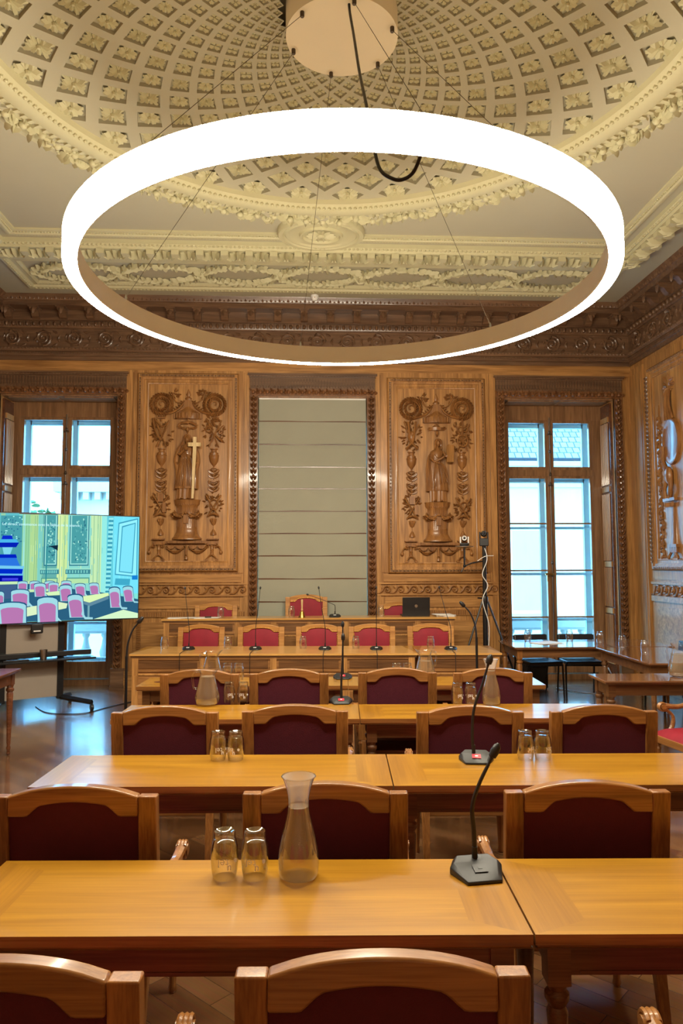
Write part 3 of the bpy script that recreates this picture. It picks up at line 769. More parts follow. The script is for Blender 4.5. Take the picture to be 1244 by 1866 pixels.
def carved_panel(xc, zt, kind, label):
    """xc middle, zt top of the inner field"""
    root = thing('carved_panel', label, 'panel', (xc, YF-.012, 0), 0, None)
    hw = .578; zb = zt-2.575
    fr = MB(); fr.frame(-hw, hw, zb, zt, [(-.012, 0), (-.012, .022), (0, .026), (.02, .012), (.05, .014), (.055, .03), (.085, .034), (.09, .05), (.125, .05), (.145, .03), (.15, 0)])
    fr.k = 1
    L = 2*hw+.2; n = int(L/.052)
    for z in (zb-.107, zt+.107):
        for i in range(n): fr.ell((-L/2+(i+.5)*L/n, -.05, z), (.016, .016, .014), 6, 4); fr.box(-L/2+i*L/n-.005, -L/2+i*L/n+.005, -.058, -.04, z-.016, z+.016)
    L = zt-zb+.18; n = int(L/.052); zm = (zt+zb)/2
    for x in (-hw-.107, hw+.107):
        for i in range(n): fr.ell((x, -.05, zm-L/2+(i+.5)*L/n), (.014, .016, .016), 6, 4); fr.box(x-.016, x+.016, -.058, -.04, zm-L/2+i*L/n-.005, zm-L/2+i*L/n+.005)
    fr.build('frame', [M_OAKZ, M_DARK], root)
    m = MB(); m.box(-hw, hw, -.004, .01, zb, zt); m.build('board', M_OAKZ, root)
    ZA = lambda c: zt+.065-S1(c)          # crop A rows
    ZB = lambda c: zt+.065-S1(1244+c)     # crop B rows
    X = lambda c: S1(c-640)
    # canopy
    m = MB()
    m.prism([(X(470), ZA(545)), (X(470), ZA(475)), (X(560), ZA(400)), (X(600), ZA(290)), (X(680), ZA(290)), (X(720), ZA(400)), (X(815), ZA(475)), (X(815), ZA(545))], -.03, 0)
    m.at(0, 0, 0).lathe([(S1(175), ZA(550)), (S1(180), ZA(475)), (S1(90), ZA(420)), (S1(62), ZA(380)), (S1(36), ZA(290)), (S1(50), ZA(265)), (S1(20), ZA(240)), (S1(34), ZA(215)), (S1(10), ZA(150)), (0, ZA(105))], 20, sy=.45); m.at()
    for i in range(11):
        a = PI+PI*(i+.5)/11; x, y = S1(184)*math.cos(a), S1(184)*.45*math.sin(a); m.box(x-.007, x+.007, y-.012, y+.01, ZA(545), ZA(480))
    m.tube([(0, -.03, ZA(545)), (0, -.03, ZA(620))], .012, 8)
    m.build('canopy', M_CARVE, root)
    # hanging crown
    m = MB()
    if kind == 0:
        for ph in (0, 1.3, 2.6):
            m.tube([(S1(115)*math.cos(a), -.04-.03*math.sin(a), ZA(640)+S1(38)*math.sin(a)+.012*math.sin(5*a+ph)) for a in [2*PI*i/30 for i in range(30)]], .010, 5, closed=True)
        for i in range(12): a = 2*PI*i/12; m.leaf(S1(115)*math.cos(a), ZA(640)+S1(38)*math.sin(a), .035, .007, a+.5, .04)
    else:
        m.at(0, 0, 0).lathe([(S1(105), ZA(650)), (S1(112), ZA(610)), (S1(60), ZA(600)), (S1(30), ZA(570))], 18, sy=.5); m.at()
        for s in (-1, 1): m.spiral(s*S1(100), ZA(625), .03, .008, 0, 1.2*s, .009, .03, 12)
    m.ell((0, -.04, ZA(690)), (.025, .03, .04)); m.leaf(0, ZA(680), .07, .018, -PI/2, .03)
    m.build('crown', M_CARVE, root)
    # acanthus scrolls
    for s in (-1, 1):
        m = MB(); xs = s*S1(350); z0 = ZA(350)
        m.spiral(xs, z0, S1(128), .012, (0 if s < 0 else PI)+s*1.2, -1.9*s, .014, .03, 34, .7)
        for i in range(26):
            a = 2*PI*i/26; q = S1(118); m.leaf(xs+q*math.cos(a), z0+q*math.sin(a), .085, .022, a-1.2*s, .018, .035)
        for i in range(14):
            a = 2*PI*i/14; q = S1(66); m.leaf(xs+q*math.cos(a), z0+q*math.sin(a), .07, .018, a-1.3*s, .03, .03)
        P = smooth([(s*S1(60), -.03, ZA(330)), (s*S1(120), -.03, ZA(410)), (s*S1(220), -.03, ZA(465)), (xs, -.025, ZA(475)), (s*S1(440), -.02, ZA(430))], 6)
        m.tube(P, [.011+.006*math.sin(PI*i/(len(P)-1)) for i in range(len(P))], 6)
        for i in range(0, len(P)-1, 2): m.leaf(P[i][0], P[i][2], .06, .014, PI/2-s*.9, .02, .024)
        P = smooth([(s*S1(50), -.03, ZA(300)), (s*S1(110), -.03, ZA(335)), (s*S1(170), -.03, ZA(300)), (s*S1(210), -.03, ZA(220))], 6); m.tube(P, .009, 6)
        leafcloud(m, s*S1(205), ZA(205), .07, .04, 18, 3+s, .06)
        for k in range(6): m.ell((s*S1(170+k*16), -.035, ZA(200+(k % 2)*22)), .014, 6, 4)
        m.build('acanthus_scroll', M_CARVE, root)
    # trophies and urns on both sides
    for s in (-1, 1):
        xs = s*S1(345)
        m = MB(); z = ZA(720); leafcloud(m, xs, z, .14, .22, 46, 11+s+kind*7)
        bar(m, xs-.11, z+.2, xs+.07, z-.22, .011); bar(m, xs+.11, z+.17, xs-.07, z-.22, .011)
        if s < 0 and kind == 0:   # harp
            m.tube(smooth([(xs-.12, -.04, z+.19), (xs-.08, -.045, z+.0), (xs+.0, -.045, z-.13)]), .016, 6); m.tube(smooth([(xs-.11, -.04, z+.19), (xs-.05, -.04, z+.13), (xs+.02, -.04, z+.07), (xs+.1, -.04, z+.13)]), .012, 6)
            m.tube([(xs+.1, -.04, z+.13), (xs+.0, -.045, z-.13)], .009, 6)
            for k in range(5): bar(m, xs-.07+k*.03, z+.13-.012*k, xs-.035+k*.012, z-.05, .0025, .04)
            m.box(xs-.06, xs+.05, -.05, -.01, z+.19, z+.205)
            for k in range(5): m.box(xs-.055+k*.022, xs-.045+k*.022, -.045, -.02, z+.205, z+.24)
        elif s > 0 and kind == 0:
            leafcloud(m, xs-.05, z+.17, .06, .06, 16, 5, .1)
            for i in range(22): m.ell((xs+.1+random.uniform(-.03, .03), -.04, z-.02+random.uniform(-.08, .08)), .013, 6, 4)
            m.spiral(xs-.07, z+.03, .06, .01, 0, 1.5, .012, .04); m.tube(smooth([(xs+.14, -.03, z+.1), (xs+.02, -.05, z-.03), (xs+.13, -.04, z-.14)]), [.006+.0008*i for i in range(17)], 6)
        elif s > 0:
            bar(m, xs, z+.24, xs, z-.0, .012, .045)
            ringr(m, xs, z-.08, .075, .085, .011, .05)
            for k in range(3): bar(m, xs+.07*math.cos(k*PI/3+.5), z-.08+.08*math.sin(k*PI/3+.5), xs-.07*math.cos(k*PI/3+.5), z-.08-.08*math.sin(k*PI/3+.5), .008, .048)
            ringr(m, xs-.03, z+.09, .04, .035, .008, .045); ringr(m, xs+.04, z+.09, .04, .035, .008, .045)
        else:
            bar(m, xs-.05, z+.2, xs-.02, z-.1, .018, .04); bar(m, xs+.06, z+.2, xs+.02, z-.1, .018, .04)
            m.ell((xs, -.03, z-.02), (.055, .03, .09), 10, 6); m.ell((xs+.01, -.045, z+.02), (.03, .02, .04), 8, 5)
            bar(m, xs-.09, z-.2, xs+.02, z-.1, .014, .045); bar(m, xs+.09, z-.2, xs-.02, z-.1, .014, .045)
        m.build('trophy', M_CARVE, root)
        m = MB(); urn(m, xs, ZA(1215), S1(275), S1(135)); m.build('urn', M_CARVE, root)
        m = MB(); candelabrum(m, xs, ZB(280), ZA(1225)); m.build('candelabrum', M_CARVE, root)
        m = MB(); z = ZB(440); leafcloud(m, xs, z, .12, .15, 40, 21+s+kind*5)
        bar(m, xs-.11, z+.13, xs+.08, z-.18, .012); bar(m, xs+.11, z+.13, xs-.08, z-.18, .012)
        if s > 0: ringr(m, xs+.01, z-.01, .06, .075, .008, .035)
        else: m.box(xs-.04, xs+.04, -.04, 0, z+.03, z+.15); m.box(xs+.03, xs+.08, -.045, 0, z-.12, z+.02)
        m.tube(smooth([(xs-.08, -.02, z-.17), (xs, -.035, z-.14), (xs+.08, -.02, z-.17)]), .014, 6)
        m.build('trophy', M_CARVE, root)
        m = MB(); z = ZB(700); m.at(xs, 0, z).lathe([(.004, -.03), (.03, -.01), (.045, .03), (.05, .07), (.04, .075)], 12, sy=.6); m.at()
        for k in (-1, 0, 1): m.leaf(xs+k*.02, z+.02, .06, .015, PI/2-k*.4, .025)
        m.tube([(xs, -.012, z-.03), (xs, -.012, ZB(780))], .004, 5)
        m.at(xs, 0, ZB(850)).lathe([(.044, 0), (.04, .03), (.025, .06), (.012, .085)], 10, sy=.6, fold=6, amp=.15); m.at()
        m.build('tassel', M_CARVE, root)
    # pedestal
    m = MB(); m.at(0, 0, 0)
    m.lathe([(S1(195), ZB(912)), (S1(195), ZB(890)), (S1(170), ZB(870)), (S1(145), ZB(820)), (S1(135), ZB(775)), (S1(138), ZB(765)), (S1(135), ZB(755)), (S1(135), ZB(560)), (S1(140), ZB(470)), (S1(160), ZB(450)), (S1(166), ZB(440)), (S1(170), ZB(400)), (S1(178), ZB(385)), (0, ZB(383))], 28, sy=.5); 
    m.at(); fluteline(m, -S1(110), S1(110), ZB(750), ZB(480), .078, 0 or 1) if False else None
    for i in range(15):
        a = PI+PI*(i+.5)/15; x, y = S1(136)*math.cos(a), S1(136)*.5*math.sin(a); m.tube([(x, y, ZB(745)), (x, y, ZB(490))], .0045, 5)
        m.box(x-.006, x+.006, y-.016, y, ZB(455), ZB(440))
    m.build('pedestal', M_CARVE, root)
    m = MB()
    for s in (-1, 1):
        swag(m, s*S1(20), s*S1(175), ZB(560), .05, .017, .085)
        for i in range(8): m.ell((s*S1(40+i*18), -.095, ZB(600+20*math.sin(i))), .013, 6, 4)
    m.ell((0, -.09, ZB(560)), (.022, .02, .026)); m.prism([(-.035, ZB(700)), (-.04, ZB(600)), (0, ZB(570)), (.04, ZB(600)), (.035, ZB(700))], -.085, -.05)
    m.build('garland', M_CARVE, root)
    # bracketed shelf
    m = MB()
    m.box(-S1(440), S1(410), -.03, 0, ZB(965), ZB(930)); m.box(-S1(240), S1(240), -.055, 0, ZB(960), ZB(922)); m.box(-S1(450), -S1(285), -.045, 0, ZB(912), ZB(895)); m.box(S1(260), S1(420), -.045, 0, ZB(912), ZB(895))
    for i in range(30): x = -S1(240)+i*S1(16); m.box(x, x+.006, -.06, -.05, ZB(955), ZB(928))
    for s, xx in ((-1, -S1(365)), (1, S1(330))):
        m.spiral(xx-S1(55), ZB(990), .03, .006, PI/2, 1.3, .009, .03, 14); m.spiral(xx+S1(55), ZB(990), .03, .006, PI/2, -1.3, .009, .03, 14)
        m.box(xx-S1(60), xx+S1(60), -.035, 0, ZB(978), ZB(965)); m.at(xx, 0, 0).lathe([(S1(26), ZB(1110)), (S1(22), ZB(1060)), (S1(28), ZB(1045)), (S1(22), ZB(1035)), (S1(30), ZB(985))], 12, sy=.8); m.at()
        for q in (-1, 1): m.tube(smooth([(xx, -.02, ZB(1110)), (xx+q*S1(30), -.02, ZB(1125)), (xx+q*S1(60), -.02, ZB(1160)), (xx+q*S1(80), -.02, ZB(1175))]), .012, 6); m.box(xx+q*S1(65)-.018, xx+q*S1(65)+.018, -.03, 0, ZB(1190), ZB(1165))
        q = s*S1(105); m.tube(smooth([(xx+s*S1(60), -.02, ZB(990)), (xx+q, -.025, ZB(1010)), (xx+q*1.15, -.02, ZB(1060))]), .012, 6); m.ell((xx+q*1.15, -.02, ZB(1075)), (.026, .02, .03))
    m.build('shelf', M_CARVE, root)
    m = MB()
    for s in (-1, 1):
        for k in range(3): swag(m, s*S1(30), s*S1(265), ZB(990+k*14), .10-.025*k, .009, .02+.006*k, 16, k == 0)
        for k in range(2):
            m.at(s*S1(85+k*115), -.03, ZB(985), rx=0).prism([(.055*math.cos(a), .055*math.sin(a)) for a in [PI+PI*i/10 for i in range(11)]], -.012, 0); m.at()
            m.leaf(s*S1(85+k*115), ZB(990), .04, .012, -PI/2, .03)
    m.tube([(0, -.035, ZB(985)), (0, -.04, ZB(1110))], [.014, .02], 8); m.at(0, -.03, ZB(1170)).lathe([(.03, 0), (.02, .03), (.024, .05)], 10, sy=.6); m.at()
    m.build('drapery', M_CARVE, root)
    # the standing figure, carved almost in the round
    g = MB(); zf = ZB(380); H = ZA(770)-zf; Y0 = -.045
    def P(x, z, y=0): return (x, Y0+y, zf+z*H)
    def rings(prof, nf, amp, ph, n=56):
        vs = []
        for z, hw_, hd, xo in prof:
            for i in range(n):
                a = 2*PI*i/n; q = 1+amp*math.cos(nf*a+ph*z)+amp*.5*math.cos((nf*2+1)*a)
                vs.append((xo+hw_*q*math.cos(a), Y0+hd*q*math.sin(a), zf+z*H))
        g.add(vs, [(j*n+i, j*n+(i+1) % n, (j+1)*n+(i+1) % n, (j+1)*n+i) for j in range(len(prof)-1) for i in range(n)])
    if kind == 0:
        rings([(0, .128, .05, -.02), (.06, .122, .052, -.02), (.165, .122, .055, -.015)], 11, .07, 0)
        rings([(.16, .158, .066, -.01), (.17, .160, .068, -.01), (.35, .148, .066, 0), (.52, .125, .062, 0), (.62, .100, .056, 0), (.66, .095, .055, 0)], 12, .07, 2)
        rings([(.64, .098, .056, 0), (.70, .100, .062, 0), (.77, .102, .06, 0), (.81, .090, .05, 0), (.835, .05, .036, 0), (.86, .026, .026, 0), (.90, .024, .026, 0)], 7, .03, 6)
    else:
        rings([(0, .120, .052, .0), (.08, .118, .055, .0), (.17, .120, .056, .0)], 13, .08, 0)
        rings([(.17, .132, .066, .01), (.2, .135, .07, .01), (.36, .128, .068, .005), (.52, .106, .062, -.01), (.62, .082, .052, -.02), (.66, .076, .05, -.02)], 13, .07, 3)
        rings([(.64, .078, .05, -.02), (.70, .084, .058, -.015), (.77, .092, .058, -.01), (.81, .082, .048, -.005), (.835, .046, .034, .0), (.86, .024, .024, 0), (.90, .022, .024, 0)], 7, .02, 6)
    hx = .0 if kind == 0 else .008
    g.ell(P(hx, .925, -.012), (.034, .038, .05), 16, 12)                       # head
    g.ell(P(hx, .922, -.052), (.006, .009, .012), 6, 5); g.ell(P(hx, .903, -.044), (.011, .006, .004), 8, 4)
    for s in (-1, 1): g.ell(P(hx+s*.012, .932, -.045), (.007, .004, .004), 6, 4); g.ell(P(.022*s+.0, .075, -.05) if False else (s*.045-.01, Y0-.05, zf+.012), (.022, .035, .014), 8, 5)
    figure = g
    # arms: upper arm, elbow, hand
    if kind == 0:
        g.tube([P(.085, .80, 0), P(.12, .70, -.02), P(.10, .60, -.05), P(.085, .66, -.075)], [.026, .026, .02, .014], 8)
        g.tube([P(-.085, .80, 0), P(-.135, .69, -.02), P(-.09, .69, -.06), P(-.02, .75, -.075)], [.026, .026, .019, .012], 8)
        hands = [P(.088, .675, -.08), P(-.005, .76, -.08)]
    else:
        g.tube([P(-.082, .79, 0), P(-.098, .67, -.03), P(-.06, .62, -.06), P(.02, .66, -.08), P(.075, .70, -.085)], [.024, .026, .022, .016, .011], 8)
        g.tube([P(.082, .80, 0), P(.12, .71, -.02), P(.15, .66, -.03), P(.19, .665, -.04)], [.022, .02, .015, .011], 8)
        hands = [P(.088, .705, -.088), P(.2, .67, -.045)]
    for hnd in hands:
        g.ell(hnd, (.014, .012, .012), 8, 5)
        for k in range(4): g.tube([(hnd[0]+.008, hnd[1]-.004, hnd[2]+.010-k*.007), (hnd[0]+.026-abs(k-1.5)*.002, hnd[1]-.006, hnd[2]+.010-k*.007), (hnd[0]+.032, hnd[1]+.002, hnd[2]+.008-k*.007)], .0035, 5)
        g.tube([(hnd[0], hnd[1]-.006, hnd[2]+.008), (hnd[0]+.01, hnd[1]-.012, hnd[2]+.022)], .004, 5)
    fig = figure.build('figure', M_CARVE, root)
    m = MB()
    if kind == 0:   # veil and heavy mantle
        m.tube(smooth([P(-.045, .84, 0), P(-.05, .93, 0), P(-.028, .985, -.01), P(.0, 1.0, -.015), P(.028, .985, -.01), P(.05, .93, 0), P(.045, .84, 0)]), .017, 8)
        m.ell(P(0, .945, .01), (.05, .04, .056), 12, 8)
        for s in (-1, 1):
            m.tube(smooth([P(s*.045, .92, 0), P(s*.075, .84, 0), P(s*.13, .74, 0), P(s*.150, .60, 0), P(s*.135, .45, .0), P(s*.14, .25, .01)]), [.02+.016*math.sin(PI*i/40) for i in range(41)], 8)
            m.tube(smooth([P(s*.06, .88, -.01), P(s*.1, .80, -.03), P(s*.15, .66, -.02), P(s*.165, .58, -.01), P(s*.12, .55, -.03)]), .02, 8)
        for k in range(9): x = -.11+k*.027; m.tube(smooth([P(x*.55, .62, -.062), P(x*.8, .45, -.068), P(x*1.05, .2, -.072)]), .007, 6)
        for k in range(4): m.tube(smooth([P(-.06+.02*k, .80, -.045), P(-.02+.01*k, .72-.02*k, -.065), P(.06, .66-.02*k, -.05)]), .006, 6)
    else:           # hair, cloak over one arm
        for s in (-1, 1):
            m.tube(smooth([P(hx, .985, -.025), P(hx+s*.03, .97, -.025), P(hx+s*.042, .93, -.015), P(hx+s*.04, .88, -.01), P(hx+s*.05, .83, -.02)]), [.018]*20+[.014]*13, 8)
        m.ell(P(hx, .955, .008), (.042, .036, .045), 12, 8)
        for k in range(4): m.tube(smooth([P(-.08-.014*k, .80-.02*k, .0), P(-.115-.012*k, .62, -.005), P(-.13-.012*k, .4, -.01), P(-.125-.012*k, .17, -.01)]), .012, 6)
        m.tube(smooth([P(-.07, .63, -.05), P(.0, .60, -.065), P(.07, .57, -.055), P(.12, .46, -.03), P(.13, .30, -.02)]), .016, 8)
        for k in range(10): x = -.09+k*.024; m.tube(smooth([P(x*.5-.01, .60, -.058), P(x*.85, .42, -.066), P(x*1.1, .21+.012*k, -.07)]), .006, 6)
        m.tube(smooth([P(-.07, .78, -.035), P(-.03, .70, -.062), P(.03, .70, -.062), P(.07, .78, -.035)]), .006, 6)
    m.build('mantle', M_CARVE, fig)
    m = MB()
    if kind == 0:
        x = S1(115); m.prism([(x-.024, ZA(1000)), (x-.020, ZA(815)), (x+.022, ZA(815)), (x+.024, ZA(1000)), (x-.008, ZB(380)), (x-.036, ZB(380))], -.145, -.115); m.box(x-.09, x+.088, -.146, -.114, ZA(940), ZA(890))
        m.build('cross', M_PALEOAK, fig)
    else:
        m.at(S1(160), -.10, ZA(975), rz=.25, ry=.06); m.prism([(-.05, -.135), (.055, -.125), (.055, .11), (.03, .13), (0, .115), (-.03, .128), (-.055, .108)], -.012, .012); m.at()
        m.build('tablet', M_OAKZ, fig)
    for o in bpy.data.objects:
        if o.parent == root and o.name.split('.')[0] not in ('frame', 'board'): o.scale.y = 1.45
    return root
carved_panel(-1.672, 4.36, 0, 'carved oak panel left of the blind with a veiled figure holding a pale cross')
carved_panel(1.935, 4.325, 1, 'carved oak panel right of the blind with a robed figure holding a tablet')

# panel on the right wall, seen at a sharp angle
rp = thing('carved_panel', 'carved oak panel on the right hand wall with an oval medallion', 'panel', (XR-.016, YF-1.33, 0), -PI/2)
fr = MB(); hw = .60
fr.frame(-hw, hw, 1.79, 4.33, [(-.012, 0), (-.012, .022), (0, .026), (.02, .012), (.05, .014), (.055, .03), (.085, .034), (.09, .05), (.125, .05), (.145, .03), (.15, 0)])
fr.k = 1
for i in range(44):
    for x in (-hw-.11, hw+.11):
        z = 1.75+i*.0595; fr.leaf(x-.01, z, .06, .014, PI/2+.45, .05, .02); fr.leaf(x+.01, z, .06, .014, PI/2-.45, .05, .02); fr.ell((x, -.05, z), (.016, .012, .016), 6, 4)
for i in range(27):
    for z in (1.68, 4.44): fr.ell((-.66+i*.051, -.05, z), (.018, .014, .016), 6, 4)
fr.build('frame', [M_OAKZ, M_DARK], rp)
m = MB(); m.box(-hw, hw, -.004, .01, 1.79, 4.33); m.build('board', M_OAKZ, rp)
m = MB()
leafcloud(m, -.2, 4.12, .09, .06, 30, 5, .1)
for q in range(5): m.tube(smooth([(-.2+.02*q, -.03, 4.05), (-.22+.03*q, -.05, 3.85), (-.26+.05*q, -.03, 3.65)]), .014, 6)
m.build('ribbon_bow', M_CARVE, rp)
m = MB(); m.at(-.12, 0, 3.35, rx=PI/2).lathe([(.0, .03), (.16, .032), (.19, .05), (.21, .045), (.22, 0)], 30, sy=1.45); m.at()
m.tube(smooth([(-.3, -.05, 3.3), (-.28, -.06, 3.1), (-.2, -.06, 2.98)]), .03, 8)
m.build('oval_medallion', M_CARVE, rp)
m = MB()
for i in range(30):
    z = 3.75-i*.065; x = -.46+.02*math.sin(i*.9)
    m.leaf(x, z, .09, .02, -PI/2+.5*(-1)**i, .01, .03); m.leaf(x, z, .07, .018, -PI/2-.7*(-1)**i, .01, .03)
    if i % 6 == 3: ringr(m, x, z, .03, .05, .008, .025)
m.tube([(-.46, -.012, 3.9), (-.46, -.012, 1.85)], .008, 6)
for z in (2.2, 1.98): m.spiral(-.46, z, .05, .01, 0, 1.5, .009, .02)
m.build('leaf_chain', M_CARVE, rp)
m = MB()
m.ell((-.17, -.05, 2.9), (.07, .05, .12), 12, 8)
for s in (-1, 1): m.tube(smooth([(-.17+s*.04, -.05, 2.85), (-.2+s*.08, -.06, 2.72), (-.22+s*.05, -.05, 2.6)]), .03, 8)
m.box(-.32, -.02, -.07, 0, 2.56, 2.6)
for q in range(8): m.leaf(-.3+q*.03, 2.56, .09, .016, -PI/2, .04)
m.at(-.14, 0, 0).lathe([(.10, 1.98), (.07, 2.1), (.045, 2.5), (.07, 2.53)], 16, sy=.6); m.at()
m.box(-.26, -.03, -.06, 0, 1.95, 1.99); fluteline(m, -.25, -.04, 1.88, 1.95, .05, 6)
for q in (-1, 1): m.tube(smooth([(-.14+q*.05, -.04, 1.88), (-.14+q*.1, -.04, 1.84), (-.14+q*.13, -.04, 1.80)]), .018, 6)
m.build('figured_bracket', M_CARVE, rp)

# ================================================================ furniture
FR = -.05
def off(p, lx, ly, rz=FR): return (p[0]+lx*math.cos(rz)-ly*math.sin(rz), p[1]+lx*math.sin(rz)+ly*math.cos(rz))

def meeting_table(name, label, Wd, D, loc, rz, modesty=False, group=None, H=.75, turned=True):
    t = thing(name, label, 'table', loc, rz, group)
    w, d = Wd/2, D/2; e = .006
    m = MB(); z = H; b = .16
    P = [(-w, -d), (w, -d), (w, d), (-w, d)]; Q = [(-w+b, -d+b*.5), (w-b, -d+b*.5), (w-b, d-b*.5), (-w+b, d-b*.5)]
    m.k = 0; m.quad(*[(x, y, z) for x, y in Q])
    m.quad((P[0][0], P[0][1], z), (P[1][0], P[1][1], z), (Q[1][0], Q[1][1], z), (Q[0][0], Q[0][1], z)); m.quad((P[2][0], P[2][1], z), (P[3][0], P[3][1], z), (Q[3][0], Q[3][1], z), (Q[2][0], Q[2][1], z))
    m.k = 1; m.quad((P[1][0], P[1][1], z), (P[2][0], P[2][1], z), (Q[2][0], Q[2][1], z), (Q[1][0], Q[1][1], z)); m.quad((P[3][0], P[3][1], z), (P[0][0], P[0][1], z), (Q[0][0], Q[0][1], z), (Q[3][0], Q[3][1], z))
    m.k = 2
    for off_, z1, z0 in ((0, z, z-.010), (.0, z-.010, z-.028), (-.006, z-.028, z-.036)):
        x, y = w+off_, d+off_; x1_, y1_ = w+(off_ if z0 < z-.02 else off_), d+off_
        m.add([(-x, -y, z1), (x, -y, z1), (x, y, z1), (-x, y, z1), (-x, -y, z0), (x, -y, z0), (x, y, z0), (-x, y, z0)], [(0, 1, 5, 4), (1, 2, 6, 5), (2, 3, 7, 6), (3, 0, 4, 7)])
    m.add([(-w, -d, z-.036), (w, -d, z-.036), (w, d, z-.036), (-w, d, z-.036)], [(3, 2, 1, 0)])
    m.build('tabletop', [M_TOPX, M_TOPY, M_CHAIR], t)
    i = .055
    m = MB(); a0, a1 = z-.036, z-.135
    m.box(-w+i, w-i, -d+i, -d+i+.02, a1, a0); m.box(-w+i, w-i, d-i-.02, d-i, a1, a0); m.box(-w+i, -w+i+.02, -d+i, d-i, a1, a0); m.box(w-i-.02, w-i, -d+i, d-i, a1, a0)
    m.box(-w+i+.08, w-i-.08, -d+i-.003, -d+i, a1+.005, a1+.012)
    m.build('apron', M_TABLE, t)
    for sx in (-1, 1):
        for sy in (-1, 1):
            m = MB(); x, y = sx*(w-i-.02), sy*(d-i-.02)
            m.box(x-.032, x+.032, y-.032, y+.032, z-.16, z-.036)
            m.at(x, y, 0).lathe([(.016, 0), (.02, .02), (.014, .05), (.02, .09), (.026, z-.30), (.03, z-.24), (.022, z-.225), (.034, z-.205), (.034, z-.19), (.024, z-.18), (.030, z-.16)], 14)
            m.build('leg', M_TABLE, t)
    if modesty:
        m = MB(); m.box(-w+.1, w-.1, d-i-.015, d-i+.005, .22, a1); m.build('modesty_panel', M_OLD, t)
        m = MB(); m.box(-w+.1, w-.1, -d+.14, d-i-.02, z-.25, z-.235); m.build('shelf', M_OLD, t)
    return t

TG = 'meeting tables set out in rows'
joints = [((.62, 1.991), 1.65, 1.65, .50), ((.402, 3.312), 1.645, 1.65, .54), ((.36, 4.722), 1.61, 1.65, .48), ((.36, 5.99), 1.74, 1.62, .46)]
labs = [('honey wood table nearest the camera, left of the joint, with the water carafe', 'honey wood table nearest the camera, right of the joint'),
        ('honey wood table of the second row, left half with a pair of glasses', 'honey wood table of the second row on the right, under the red-plate microphone'),
        ('honey wood table of the third row on the left, under the full water jug', 'honey wood table of the third row on the right, under the slim carafe'),
        ('honey wood table just before the long desk, left half with inlaid end', 'honey wood table just before the long desk, right half')]
for i, (J, wl, wr, D) in enumerate(joints):
    for s, Wd, lab in ((-1, wl, labs[i][0]), (1, wr, labs[i][1])):
        c = off(J, s*(Wd/2+.003), D/2)
        meeting_table('meeting_table', lab, Wd, D, (c[0], c[1], 0), FR, i >= 2, TG)
m = MB(); c = (-1.1, 6.35)
t = [o for o in bpy.data.objects if o.get('label') == labs[3][0]][0]
m.at(-.68, 0, .7508); 
for r in (.10, .06): m.lathe([(r, 0), (r-.008, .0004)], 20, sy=.6)
m.at(); m.box(-.84, -.52, -.17, -.16, .7502, .7508); m.box(-.84, -.52, .16, .17, .7502, .7508)
m.build('inlay', M_OLD, t)

